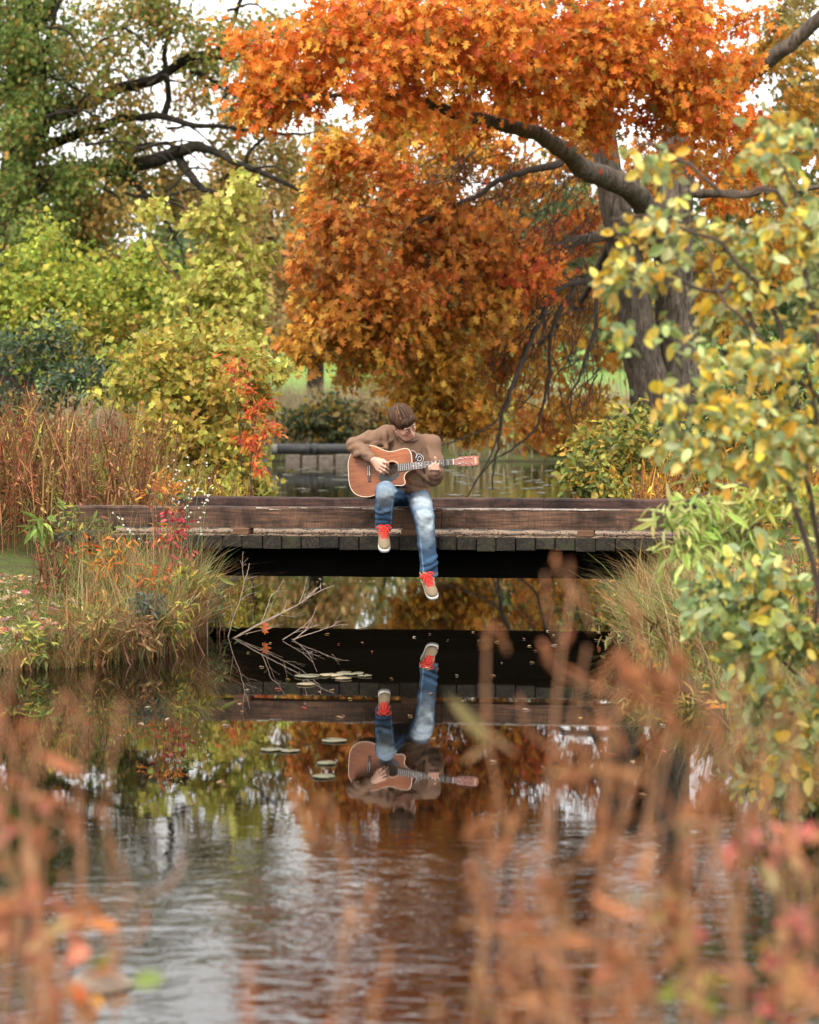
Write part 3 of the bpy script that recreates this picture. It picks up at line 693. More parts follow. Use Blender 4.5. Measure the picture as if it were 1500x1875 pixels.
def skin_col(V):
    c = np.tile(A([.60, .345, .25]), (len(V), 1))
    L = (V - HC_) @ HM        # head space
    lips = np.exp(-(((L[:, 0]) / .02) ** 4 + ((L[:, 2] + .067) / .010) ** 2)) * (L[:, 1] < -.07); c = c * (1 - .75 * lips[:, None]) + A([.46, .17, .14]) * .75 * lips[:, None]
    chk = np.exp(-(((np.abs(L[:, 0]) - .04) / .022) ** 2 + ((L[:, 2] + .03) / .022) ** 2)) * (L[:, 1] < -.03); c = c * (1 - .45 * chk[:, None]) + A([.60, .26, .19]) * .45 * chk[:, None]
    ns = np.exp(-((L[:, 0] / .014) ** 2 + ((L[:, 2] + .03) / .016) ** 2)) * (L[:, 1] < -.09); c = c * (1 - .4 * ns[:, None]) + A([.60, .27, .2]) * .4 * ns[:, None]
    for t_ in rt + rk:
        w_ = np.exp(-(np.linalg.norm(V - t_, axis=1) / .010) ** 2)[:, None] * .35; c = c * (1 - w_) + A([.56, .24, .18]) * w_
    return c
body = F.obj('body', SKIN[0], person, skin_col)
# brows and lashes
HAIRM = vcol('hair', .6, .4, 220, .15, (1, 1, 1), .25)
for s_ in (-1, 1):
    tube_obj('eyebrow', [(catmull([H(s_ * .014, -.0955, .024), H(s_ * .03, -.0925, .029), H(s_ * .048, -.080, .025)], 4), [.002, .003, .0034, .0034, .0034, .003, .0026, .002, .001])], plain('brow_hair', (.05, .03, .02), .7), body, 5)
    tube_obj('eyelash', [(catmull([H(s_ * .018, -.0905, -.005), H(s_ * .031, -.0930, -.0075), H(s_ * .044, -.085, -.004)], 4), .0014)], plain('brow_hair', (.05, .03, .02), .7), body, 5)
# ring on the right hand
a_, b_ = rk[2], rm[2]; cpt = a_ + (b_ - a_) * .55; dr = unit(b_ - a_); nn = unit(np.cross(dr, [0, 0, 1.0])); bb = np.cross(dr, nn)
tube_obj('ring', [([cpt + .0108 * (math.cos(q) * nn + math.sin(q) * bb) for q in np.linspace(0, 2 * math.pi, 14)], .0018)], STEEL, body, 5)
# hair: cap with a heavy fringe, then locks lying over it
HF = Field(HC_ - .2, HC_ + .2, .004)
HF.ell(H(0, .022, .044), (.083, .102, .096), HM, .01); HF.cap(H(-.03, -.060, .078), H(.04, -.063, .075), .030, .030, .03)
HF.ell(H(0, .07, -.01), (.068, .05, .07), HM, .03)
HF.ell(H(0, -.105, -.042), (.09, .07, .092), HM, .008, True)
for s_ in (-1, 1): HF.ell(H(s_ * .085, -.015, -.055), (.03, .06, .066), HM, .01, True)
HF.cap(H(-.06, .06, -.13), H(.06, .06, -.13), .055, .055, .01, True)
def hair_wr(V, Q):
    L = (V - HC_) @ HM; a_ = np.arctan2(L[:, 0] - .01, L[:, 1] - .04); rr = np.linalg.norm(L - A([.01, .04, .03]), axis=1)
    d = .0022 * np.sin(a_ * 26 + 9 * L[:, 2] * 10) + .0018 * np.sin(a_ * 47 + 3)
    return V + (V - H(0, .02, .03)) / np.linalg.norm(V - H(0, .02, .03), axis=1)[:, None] * d[:, None]
hair = HF.obj('hair', HAIRM, person, lambda V: np.tile(A([.066, .035, .021]), (len(V), 1)) * np.random.default_rng(3).uniform(.8, 1.2, (len(V), 1)), hair_wr)
rg = np.random.default_rng(11); paths = []; cols = []
def hs_pt(th, ph, r=1.0):     # th from crown down, ph around (0 = back, pi = front)
    x_, y_, z_ = math.sin(th) * math.sin(ph), math.sin(th) * math.cos(ph), math.cos(th); ct, st_ = math.cos(.62), math.sin(.62)      # whorl at the back of the crown
    return A([.089 * x_, .022 + .109 * (y_ * ct + z_ * st_), .044 + .101 * (z_ * ct - y_ * st_)])
for q in range(1500):
    ph = rg.uniform(0, 2 * math.pi); fr = abs(ph - math.pi) < 1.0
    side = abs(math.sin(ph)) > .75 and not fr
    end = rg.normal(2.14, .11) + .10 * math.sin(ph * 2 + .6) if fr else (rg.normal(1.72, .08) if side else rg.normal(1.36, .08)); st = rg.uniform(.0, 1.7 if fr else 1.0) if q % 4 else rg.uniform(.9, 1.2)
    tw = rg.normal(.22, .16) if fr else rg.normal(.05, .12); pts = []; wv0 = rg.uniform(0, 6); lf0 = rg.uniform(.2, 1.3)
    for t_ in np.linspace(0, 1, 6):
        th = st + (end - st) * t_; pp = hs_pt(th, ph + tw * t_ + .03 * math.sin(4 * t_ + wv0)); c_ = A([0, .022, .044]); lift = .985 + .045 * lf0 * math.sin(t_ * 2.6 + .3)
        if fr and t_ > .6: lift += .03 * (t_ - .4)
        pts.append(H(*(c_ + (pp - c_) * lift)))
    paths.append((pts, A([.0016, .0026, .0028, .0025, .0017, .0004]) * rg.uniform(.7, 1.25)))
    cols.append(A([.072, .038, .022]) * rg.lognormal(0, .55))
Vt, Lt, St = tubes(paths, 5); me = fastmesh('hair_locks', Vt, Lt, St, np.repeat(A(cols), 30, 0)); o = link('hair_locks', me, HAIRM, hair, True); o['kind'] = 'stuff'

# ------------------------------------------------ sweatshirt
def folds(V, c, seeds, amp):
    """soft cloth wrinkles: a few crossing wave trains pushed out from the local axis"""
    rg = np.random.default_rng(seeds); d = np.zeros(len(V))
    for q in range(7):
        k_ = rg.normal(0, 1, 3); k_ /= np.linalg.norm(k_); fr = rg.uniform(28, 95); ph = rg.uniform(0, 6)
        wv_ = np.sin(V @ k_ * fr + ph + 1.8 * np.sin(V @ rg.normal(0, 9, 3)))
        d += np.maximum(wv_, -.3) ** 1 * amp / (1 + .15 * q)
    return d / 3
def vnorm(V, Q):
    n = np.zeros_like(V); fn = np.cross(V[Q[:, 1]] - V[Q[:, 0]], V[Q[:, 2]] - V[Q[:, 0]])
    for q in range(4): np.add.at(n, Q[:, q], fn)
    return n / (np.linalg.norm(n, axis=1)[:, None] + 1e-12)
S = Field(A([-.64, 17.92, .80]), A([.38, 18.68, 1.52]), .005)
S.ell(P(747, 884, 18.43), (.158, .125, .10), k=.05); S.ell(J['belly'], (.155, .125, .14), k=.06); S.ell(J['chest'] + A([0, 0, .0]), (.178, .125, .165), k=.06)
S.chain([J['neck'] + A([-.05, .03, -.045]), J['rsh'], (J['rsh'] + J['relb']) / 2, J['relb']], [.062, .070, .064, .057], .03)
S.chain([J['relb'], J['relb'] * .55 + J['rwr'] * .45, J['relb'] * .12 + J['rwr'] * .88], [.057, .050, .037], .012)
S.chain([J['neck'] + A([.05, .03, -.05]), J['lsh'], (J['lsh'] + J['lelb']) / 2 + A([.01, 0, 0]), J['lelb']], [.062, .070, .063, .056], .03)
S.chain([J['lelb'], J['lelb'] * .5 + J['lwr'] * .5, J['lelb'] * .08 + J['lwr'] * .92], [.058, .056, .040], .012)
# cuffs, hem roll, collar ring
for a_, b_, r_ in ((J['relb'], J['rwr'], .0335), (J['lelb'], J['lwr'], .036)): S.cap(a_ + (b_ - a_) * .72, a_ + (b_ - a_) * .95, r_ + .003, r_, .004)
hemc = P(747, 897, 18.43)
for q in range(24):
    t0, t1 = 2 * math.pi * q / 24, 2 * math.pi * (q + 1) / 24
    g_ = lambda t_: hemc + A([.153 * math.cos(t_), .122 * math.sin(t_), -.004 - .018 * math.cos(t_) + .006 * math.sin(3 * t_)])
    S.cap(g_(t0), g_(t1), .017, .017, .012)
S.plane_cut(P(747, 910, 18.40), A([.10, -.05, -1.0]), .006)
def snap(Fd, p, sink):
    """slides a point along the view direction on to the cloth, then a little into it"""
    i, kk = int((p[0] - Fd.lo[0]) / Fd.h), int((p[2] - Fd.lo[2]) / Fd.h); col_ = Fd.d[np.clip(i, 0, Fd.n[0] - 1), :, np.clip(kk, 0, Fd.n[2] - 1)]
    ins_ = np.where(col_ < 0)[0]
    if len(ins_) == 0: return np.array(p)
    yy = Fd.lo[1] + Fd.h * ins_; j = ins_[np.argmin(np.abs(yy - p[1]))]
    while j > 0 and col_[j - 1] < 0: j -= 1
    return np.array([p[0], Fd.lo[1] + Fd.h * j + sink, p[2]])
def crease_on(Fd, pts, r, k=.022):
    c_ = catmull(np.array(pts), 4); c_ = np.array([snap(Fd, p, r * .15) for p in c_]); n_ = len(c_)
    c_[1:-1, 1] = (c_[:-2, 1] + c_[1:-1, 1] + c_[2:, 1]) / 3
    rr_ = r * (.45 + .55 * np.sin(np.linspace(.25, math.pi - .25, n_)))
    for q in range(n_ - 1): Fd.cap(c_[q], c_[q + 1], rr_[q], rr_[q + 1], k)
def crease(pts, r, k=.022): crease_on(S, pts, r, k)
# strong folds: armpit, elbow, sleeve, belly
crease([P(716, 806, 18.28), P(700, 812, 18.27), P(680, 813, 18.20)], .012); crease([P(712, 820, 18.26), P(690, 822, 18.20), P(668, 817, 18.16)], .011)
crease([P(642, 822, 18.18), P(655, 818, 18.13), P(668, 826, 18.09)], .011); crease([P(648, 836, 18.15), P(662, 830, 18.08), P(674, 832, 18.05)], .010); crease([P(640, 812, 18.20), P(656, 806, 18.16), P(676, 806, 18.2)], .010)
crease([P(705, 790, 18.30), P(706, 805, 18.27), P(707, 822, 18.26)], .010)
crease([P(738, 872, 18.30), P(755, 885, 18.29), P(783, 892, 18.32)], .011); crease([P(738, 884, 18.29), P(760, 897, 18.29), P(786, 899, 18.33)], .012)
crease([P(783, 820, 18.27), P(792, 845, 18.26), P(798, 862, 18.22)], .010); crease([P(786, 880, 18.22), P(800, 882, 18.15), P(810, 872, 18.08)], .012); crease([P(788, 870, 18.20), P(800, 873, 18.13), P(808, 866, 18.07)], .010)
crease([P(760, 860, 18.29), P(775, 872, 18.29), P(788, 880, 18.29)], .010)
nb = J['neck'] + A([.008, -.02, -.012])
S.cap(J['neck'] + A([0, .03, -.07]), J['neck'] + A([.006, .02, -.008]), .072, .064, .02)
S.ell(H(0, -.02, -.03), (.085, .10, .102), HM, .004, True)
SWC = plain('sweatshirt_cotton', (.205, .122, .080), .95, .10, 240, .25, spec=.1)
def sw_wr(V, Q):
    n = vnorm(V, Q); 
    far = np.minimum(1, np.abs(V[:, 2] - .87) / .03)
    return V + n * (folds(V, None, 4, .0095) * far)[:, None]
sw = S.obj('sweatshirt', SWC, person, None, sw_wr)
# collar rib
cr = []
for t_ in np.linspace(0, 2 * math.pi, 26):
    cr.append(nb + A([.078 * math.cos(t_), -.004 + .066 * math.sin(t_), .004 + .030 * math.sin(t_) - .012 * math.cos(t_)]))
tube_obj('collar', [(cr, .0125)], plain('rib_knit', (.17, .105, .074), .95, .15, 400, .4, spec=.1), sw, 8)
# raglan seams on both shoulders
# chest lettering, mostly covered by the guitar
def text_mesh(name, body_, size, extr, offs, mat, M, parent):
    cu = bpy.data.curves.new(name, 'FONT'); cu.body = body_; cu.size = size; cu.extrude = extr; cu.offset = offs; cu.align_x = 'CENTER'; cu.align_y = 'CENTER'; cu.resolution_u = 3
    t_ = bpy.data.objects.new(name + '_tmp', cu); COL.objects.link(t_); bpy.context.view_layer.update()
    me = bpy.data.meshes.new_from_object(t_.evaluated_get(bpy.context.evaluated_depsgraph_get())); bpy.data.objects.remove(t_)
    me.transform(M); me.name = name
    return link(name, me, mat, parent)
def text_frame(c, ex, ez):
    ex = unit(ex); ez = unit(A(ez) - ex * (A(ez) @ ex)); ey = np.cross(ez, ex)
    return Matrix([(ex[i], ey[i], ez[i], c[i]) for i in range(3)] + [(0, 0, 0, 1)])
LET_C = P(761, 837, 18.262); tm = text_frame(LET_C, (.80, -.06, -.42), (-.05, -1, .12))
text_mesh('lettering', 'OD', .080, .002, .0055, plain('letter_white', (.72, .70, .66), .8), tm, sw)
text_mesh('lettering', 'OD', .080, .0035, .0015, plain('letter_black', (.02, .02, .022), .8), tm, sw)

# ------------------------------------------------ jeans
T = Field(A([-.36, 17.84, .24]), A([.30, 18.66, 1.06]), .005)
T.ell(J['pelvis'] + A([0, 0, -.005]), (.158, .115, .098), k=.04)
rsh_ = [J['rhip'], J['rhip'] * .45 + J['rknee'] * .55, J['rknee'], J['rknee'] * .55 + J['rank'] * .45, J['rank'] + A([-.0, .0, .0])]
lsh_ = [J['lhip'], J['lhip'] * .45 + J['lknee'] * .55, J['lknee'], J['lknee'] * .5 + J['lank'] * .5, J['lank']]
T.chain(rsh_, [.092, .086, .072, .063, .060], .02); T.chain(lsh_, [.092, .086, .073, .064, .063], .02)
def tcrease(pts, r, k=.022): crease_on(T, pts, r, k)
tcrease([P(692, 905, 18.0), P(696, 920, 18.0), P(694, 935, 18.04)], .008); tcrease([P(690, 948, 18.10), P(703, 944, 18.09), P(716, 950, 18.1)], .012); tcrease([P(690, 957, 18.13), P(702, 955, 18.11), P(716, 960, 18.13)], .012); tcrease([P(689, 936, 18.07), P(700, 938, 18.04), P(712, 932, 18.05)], .010)
tcrease([P(764, 935, 18.1), P(772, 950, 18.02), P(774, 966, 18.02)], .008); tcrease([P(772, 1046, 18.09), P(786, 1040, 18.07), P(801, 1030, 18.08)], .012); tcrease([P(775, 1034, 18.09), P(788, 1028, 18.07), P(800, 1018, 18.08)], .010); tcrease([P(792, 955, 18.02), P(786, 975, 18.02), P(788, 1000, 18.05)], .007)
tcrease([P(718, 905, 18.12), P(735, 912, 18.25), P(742, 920, 18.32)], .014); tcrease([P(747, 918, 18.28), P(765, 916, 18.30), P(785, 920, 18.3)], .012); tcrease([P(724, 898, 18.15), P(738, 904, 18.25), P(748, 912, 18.32)], .012)
# trouser legs end in a hem: cut across the shin and hollow
for kn, an in ((J['rknee'], J['rank']), (J['lknee'], J['lank'])):
    ax_ = unit(an - kn); c_ = an + ax_ * .012
    sl_, x_, y_, z_ = T._sub(an - .14, an + .14)
    e = (x_ - c_[0]) * ax_[0] + (y_ - c_[1]) * ax_[1] + (z_ - c_[2]) * ax_[2]
    near_ = np.sqrt((x_ - c_[0]) ** 2 + (y_ - c_[1]) ** 2 + (z_ - c_[2]) ** 2)
    e = np.where(near_ < .13, e, -1.0)
    T.d[sl_] = np.maximum(T.d[sl_], e.astype(np.float32))
    T.cap(an - ax_ * .03, an + ax_ * .05, .050, .052, .003, True)
def jeans_col(V):
    dark = A([.030, .070, .135]); mid = A([.050, .108, .190]); pale = A([.44, .50, .54])
    rg = np.random.default_rng(2)
    c = np.tile(mid, (len(V), 1)); fade = np.zeros(len(V)); w2 = np.zeros(len(V))
    for hp, kn, an, s0 in ((J['rhip'], J['rknee'], J['rank'], 0), (J['lhip'], J['lknee'], J['lank'], 1)):
        t1, d1 = seg_param(V, hp, kn); t2, d2 = seg_param(V, kn, an)
        on1 = d1 < .11; fr1 = V - (hp + np.clip(t1, 0, 1)[:, None] * (kn - hp)); up = fr1 @ unit([.05, -.75, .75])
        fr2 = V - (kn + np.clip(t2, 0, 1)[:, None] * (an - kn)); ft = fr2 @ unit([.1, -1, .15])
        f1 = np.exp(-((t1 - .72) / .36) ** 2) * np.clip((up - .010) / .06, 0, 1) * (d1 < .115)
        f2 = np.exp(-((t2 - .05) / (.26 if s0 == 0 else .34)) ** 2) * np.clip((ft - .018) / .05, 0, 1) * (d2 < .10)
        fade = np.maximum(fade, np.maximum(f1, f2))
        seam = np.exp(-((fr2 @ unit([1, .1, 0]) + (.048 if s0 else -.05)) / .004) ** 2) * (t2 > 0) * (d2 < .1) * (ft > -.01)
        w2 = np.maximum(w2, .45 * seam)
        hem = np.exp(-((t2 - .985) / .035) ** 2) * (d2 < .09); w2 = np.maximum(w2, .35 * hem)
    st = .5 + .5 * np.sin(V[:, 0] * 160 + 6 * np.sin(V[:, 2] * 31)) * np.sin(V[:, 2] * 47 + 5 * np.sin(V[:, 0] * 60))
    fade = np.clip(fade * (.72 + .38 * st), 0, 1)
    c = c * (1 - .45 * (1 - fade)[:, None]) + dark * (.45 * (1 - fade))[:, None]
    c = c * (1 - fade[:, None]) + pale * fade[:, None]
    return c * (1 - w2[:, None]) + A([.38, .46, .52]) * w2[:, None]
DEN = vcol('denim', .9, .35, 420, .15, (1, 1, .35), .16)
jn = T.obj('jeans', DEN, person, jeans_col, lambda V, Q: V + vnorm(V, Q) * folds(V, None, 9, .0055)[:, None])

# ------------------------------------------------ sneakers
SUEDE = plain('tan_suede', (.25, .19, .12), .9, .22, 120, .3, spec=.15); SOLE = plain('white_rubber', (.78, .75, .69), .6, .06, 60); LACE = plain('red_lace', (.72, .040, .028), .75, .12, 200, .3); SOCK = plain('dark_lining', (.09, .07, .05), .9)
def sneaker(name, ank, sole_c, fwd, up, lab):
    """local frame: y to the toe, z up, origin under the ankle on the sole's underside"""
    fwd = unit(fwd); up = unit(A(up) - fwd * (A(up) @ fwd)); rt_ = np.cross(fwd, up); M = np.stack([rt_, fwd, up], 1)
    w_ = lambda x, y, z: sole_c + M @ A([x, y, z])
    root_ = empty(name, tuple(sole_c)); root_.parent = person; root_.matrix_parent_inverse = WORLD(person).inverted(); tag(root_, lab)
    bb_ = .26
    U = Field(sole_c - bb_, sole_c + bb_, .004)
    U.ell(w_(0, .135, .042), (.043, .060, .030), M, .03); U.ell(w_(.002, .07, .050), (.041, .085, .042), M, .03); U.ell(w_(0, -.03, .055), (.037, .045, .055), M, .03)
    U.cap(w_(0, -.02, .07), w_(0, -.035, .108), .041, .039, .02); U.cap(w_(0, .02, .08), w_(0, -.005, .112), .034, .034, .03)
    pc = w_(0, 0, .026); U.plane_cut(pc, -up, .004)
    tp = w_(0, 0, .112); U.plane_cut(tp, unit(up * 1.0 - fwd * .2), .006); U.cap(w_(0, -.012, .095), w_(0, -.012, .15), .030, .032, .004, True)
    upo = U.obj('upper', SUEDE, root_)
    ol = catmull([(0, .202), (.026, .192), (.043, .155), (.047, .115), (.042, .06), (.038, .0), (.039, -.045), (.026, -.078), (0, -.086), (-.026, -.078), (-.039, -.045), (-.036, .0), (-.039, .06), (-.045, .115), (-.042, .155), (-.026, .192), (0, .202)], 3)[:-1]
    k_ = len(ol); vv = []
    for sc, z_ in ((.94, 0.0), (1.0, .005), (1.0, .026), (.965, .030)): vv += [w_(p[0] * sc, .058 + (p[1] - .058) * sc, z_ + .012 * max(0, (p[1] - .13) / .07) ** 2 * .6) for p in ol]
    ff = [(r_ * k_ + i, r_ * k_ + (i + 1) % k_, r_ * k_ + k_ + (i + 1) % k_, r_ * k_ + k_ + i) for r_ in range(3) for i in range(k_)]
    ff += [tuple(range(k_ - 1, -1, -1)), tuple(3 * k_ + i for i in range(k_))]
    mesh('sole', vv, ff, SOLE, root_, True)
    # tongue
    vv = []; 
    for t_ in np.linspace(0, 1, 6):
        for x_ in (-.020, -.010, 0, .010, .020): vv.append(w_(x_, .075 - .10 * t_, .0955 + .040 * t_ - abs(x_) * .25))
    mesh('tongue', vv, [(r_ * 5 + c_, r_ * 5 + c_ + 1, r_ * 5 + c_ + 6, r_ * 5 + c_ + 5) for r_ in range(5) for c_ in range(4)], SUEDE, root_, True)
    ps = []
    def top(y): return .076 + .036 * np.clip((.125 - y) / .095, 0, 1) + .006
    for q in range(6):
        y0 = .122 - q * .019; y1 = y0 - .014
        for s_ in (-1, 1): ps.append((catmull([w_(s_ * .023, y0, top(y0) - .010), w_(0, (y0 + y1) / 2, top((y0 + y1) / 2) + .005), w_(-s_ * .024, y1, top(y1) - .010)], 3), .0058))
    bw = w_(0, .026, .128)
    for s_ in (-1, 1):
        ps.append((catmull([bw, w_(s_ * .03, .022, .135), w_(s_ * .056, .035, .118), w_(s_ * .035, .03, .110), bw], 4), .0052))
        ps.append((catmull([bw, w_(s_ * .022, .05, .122), w_(s_ * .046, .08, .085)], 4), .0050))
    Vt, Lt, St = tubes(ps, 6); link('lace', fastmesh('lace', Vt, Lt, St), LACE, root_, True)
    # toe cap seam
    tube_obj('toe_seam', [([w_(.040 * math.sin(t_), .128 + .022 * math.cos(t_) - .02, .058 + .0205 * math.cos(t_) ** 2) for t_ in np.linspace(-1.35, 1.35, 12)], .0022)], plain('seam_brown', (.12, .085, .05), .9), upo, 5)
    return root_
sneaker('sneaker', J['rank'], P(703, 984, 18.17), (.04, -.80, -.56), (0, -.5, 1), 'tan sneaker with red laces, heel on the deck edge')
sneaker('sneaker', J['lank'], P(783, 1070, 18.13), (.27, -.76, -.56), (-.22, -.45, 1), 'tan sneaker with loose red lace bow, hanging over the water')

# ================================================================== plant library
def T_(verts, polys): return np.array(verts, float), [list(p) for p in polys]
def mirror_leaf(half, fold=.12, curl=.10):
    """half outline (x,y) from base to tip; two folded halves along the midrib"""
    h = half; k = len(h)
    mid = [(0, y, 0) for _, y in h]
    V = [(0, h[0][1], 0)] + [(x, y, fold * x - curl * y * y) for x, y in h[1:-1]] + [(0, h[-1][1], -curl * h[-1][1] ** 2)]
    n = len(V); R_ = list(range(n)); 
    V2 = V + [(-x, y, z) for x, y, z in V[1:-1]]
    L_ = [0] + [n + q for q in range(n - 2)] + [n - 1]
    return T_(V2, [R_, L_[::-1]])
OAK = mirror_leaf([(0, 0), (.05, .16), (.27, .20), (.09, .36), (.40, .50), (.36, .58), (.13, .60), (.30, .84), (.09, .80), (0, 1.0)], .25, .18)
MAPLE = mirror_leaf([(0, 0), (.30, .02), (.46, .22), (.30, .34), (.40, .62), (.16, .66), (0, 1.0)], .2, .15)
OVAL = mirror_leaf([(0, 0), (.17, .14), (.29, .42), (.24, .72), (.10, .92), (0, 1.0)], .3, .15)
LANCE = mirror_leaf([(0, 0), (.09, .25), (.12, .5), (.07, .8), (0, 1.0)], .3, .25)
SIMPLE = mirror_leaf([(0, 0), (.30, .35), (.22, .72), (0, 1.0)], .25, .12)
RAGGED = mirror_leaf([(0, 0), (.34, .18), (.16, .42), (.36, .66), (.1, .76), (0, 1.0)], .25, .15)
LEAFM = leafmat('leaf_soft', .6, .36, .25); LEAFG = leafmat('leaf_gloss', .42, .34, .45); DRYM = leafmat('dry_leaf', .85, .25, .12)
def norm_(a): return a / (np.linalg.norm(a, axis=1)[:, None] + 1e-9)
def basis(ax, nr):
    ax = norm_(ax); x = norm_(np.cross(ax, nr)); z = np.cross(x, ax); return x, ax, z
def leaves(name, tm, pos, ax, nr, size, col, mat, parent, kind='stuff'):
    tv, tp = tm; n = len(pos)
    if n == 0: return None
    x, y, z = basis(ax, nr); size = np.broadcast_to(size, (n,))
    V = pos[:, None, :] + size[:, None, None] * (tv[None, :, 0:1] * x[:, None, :] + tv[None, :, 1:2] * y[:, None, :] + tv[None, :, 2:3] * z[:, None, :])
    fl = np.concatenate([np.array(p) for p in tp]); sz = np.array([len(p) for p in tp]); k = len(tv)
    L = (np.arange(n)[:, None] * k + fl[None, :]).ravel(); S_ = np.tile(sz, n)
    me = fastmesh(name, V.reshape(-1, 3), L, S_, np.repeat(col, k, 0))
    o = link(name, me, mat, parent)
    if kind: o['kind'] = kind
    return o
_LM = {}
def leaf_objs(name, tm, tkey, pos, ax, nr, size, col, mat, parent, label=None, cat=None, group=None):
    """leaves one can pick apart: one object each, sharing a few meshes that differ in colour"""
    tv, tp = tm; x, y, z = basis(ax, nr)
    inv = WORLD(parent).inverted() if parent is not None else Matrix.Identity(4)
    for i in range(len(pos)):
        key = (tkey, mat.name, tuple(np.round(col[i] * 16).astype(int)))
        if key not in _LM:
            me = bpy.data.meshes.new(name); me.from_pydata([tuple(v) for v in tv], [], tp); me.update(); setcol(me, col[i]); me.materials.append(mat); _LM[key] = me
        o = bpy.data.objects.new(name, _LM[key]); COL.objects.link(o); s = float(size[i])
        M = Matrix([(x[i][q] * s, y[i][q] * s, z[i][q] * s, pos[i][q]) for q in range(3)] + [(0, 0, 0, 1)])
        if parent is not None: o.parent = parent; o.matrix_parent_inverse = inv
        o.matrix_basis = M
        if label: tag(o, label, cat, group)
def pick(rg, pal, n, jit=.18):
    c = np.array([p[:3] for p in pal], float); w_ = np.array([p[3] if len(p) > 3 else 1 for p in pal], float)
    k = c[rg.choice(len(c), n, p=w_ / w_.sum())]
    return np.clip(k * rg.lognormal(0, jit, (n, 1)) * rg.normal(1, jit * .35, (n, 3)), .004, .95)
def proj(pos):
    d = pos - np.array([0, 0, CAM_H]); f = d @ _F; return 750 + FPX * d[:, 0] / f, 937.5 - FPX * (d @ _U) / f
def in_frame(pos, m=0):
    u, v = proj(pos); return (u > -m) & (u < 1500 + m) & (v > -m) & (v < 1875 + m)
def clump_pts(rg, c, n):
    """c = (px, py, rx, ry, Y, dY): points through an uneven ellipsoid, denser to the outside"""
    px, py, rx, ry, Y, dY = c[:6]; m = mpp(Y); c0 = P(px, py, Y); r = np.array([rx * m, dY, ry * m]); nb = max(1, n // 7)
    d = norm_(rg.normal(0, 1, (nb, 3))) * (rg.uniform(.05, 1, nb) ** .45 * rg.uniform(.75, 1.12, nb))[:, None]; ctr = c0 + d * r      # one centre for each bough
    dr = norm_(d * np.array([1, .8, .5]) + rg.normal(0, .45, (nb, 3)) * np.array([1, 1, .5]) + np.array([0, -.15, -.22]))
    Lb = (.30 + .25 * rg.random(nb)) * math.sqrt(rx * m * ry * m) + .05
    k = rg.integers(0, nb, n); k[:nb] = np.arange(nb)[:n]; u = rg.uniform(-.9, 1, (n, 1)); lat = np.cross(dr, [0, 0, 1.]); lat = norm_(lat)
    return ctr[k] + dr[k] * u * Lb[k][:, None] + lat[k] * rg.normal(0, .33, (n, 1)) * Lb[k][:, None] * (1 - .5 * u) + np.array([0, 0, 1.]) * (rg.normal(0, .10, (n, 1)) - .22 * u * u) * Lb[k][:, None]
def skel(lines, step=.25):
    """lines: list of (pixel points [(px,py,Y)...], radii) -> smooth world paths"""
    out = []
    for pts, rad in lines:
        w_ = np.array([P(*p) for p in pts]); c = catmull(w_, 6); t = np.linspace(0, 1, len(c)); r = np.interp(t, np.linspace(0, 1, len(rad)), rad)
        out.append((c, r))
    return out
def wob(path, rg, amp):
    c, r = path; n = len(c); j = np.cumsum(rg.normal(0, amp, (n, 3)), 0); j -= np.linspace(0, 1, n)[:, None] * j[-1]
    return c + j, r
def grow(sk, targets, rg, sag=.12, rmin=.004, rk=.007, seg=5, sub=.6):
    """joins every target to the nearest wood, near ones first, so later twigs fork from earlier ones"""
    NP = np.concatenate([p for p, _ in sk]); NR = np.concatenate([np.broadcast_to(r, (len(p),)) for p, r in sk])
    d0 = np.array([np.min(np.sum((NP - t) ** 2, 1)) for t in targets]); order = np.argsort(d0)
    cap_n = len(NP) + len(targets) * seg; B = np.zeros((cap_n, 3)); RR = np.zeros(cap_n); B[:len(NP)] = NP; RR[:len(NP)] = NR; k = len(NP)
    paths = []; ends = np.zeros((len(targets), 3))
    for i in order:
        t = targets[i]; q = int(np.argmin(np.sum((B[:k] - t) ** 2, 1))); a = B[q]; L = np.linalg.norm(t - a)
        if L < .02: ends[i] = (0, 0, -1); continue
        u = np.linspace(0, 1, seg + 1)[:, None]; bow = rg.normal(0, .10, 3) * L + np.array([0, 0, sag * L])
        pts = a + (t - a) * u + bow * (4 * u * (1 - u)) * .6 + rg.normal(0, .012 * min(L, 1), (seg + 1, 3)) * (u * (1 - u) * 4)
        r1 = rmin; r0 = min(RR[q] * sub, rmin + rk * L); r0 = max(r0, r1)
        rr = np.linspace(r0, r1, seg + 1); paths.append((pts, rr)); B[k:k + seg] = pts[1:]; RR[k:k + seg] = rr[1:]; k += seg
        e = pts[-1] - pts[-2]; ends[i] = e / (np.linalg.norm(e) + 1e-9)
    return paths, ends
def sprays(rg, tg, ends, m, L, spread, droop, outward=None):
    """leaf positions and directions: m leaves round each twig end"""
    n = len(tg); e = np.repeat(ends, m, 0); t = np.repeat(tg, m, 0); u = rg.uniform(-.6, 1.0, (n * m, 1))
    d = norm_(e + rg.normal(0, .25, e.shape) + np.array([0, 0, -droop * .4]))
    pos = t + d * u * L + rg.normal(0, spread, (n * m, 3))
    ax = norm_(e * .8 + rg.normal(0, .75, e.shape) + np.array([0, 0, -droop]))
    nr = norm_(rg.normal(0, .8, e.shape) + np.array([0, -.35, .75]))
    return pos, ax, nr
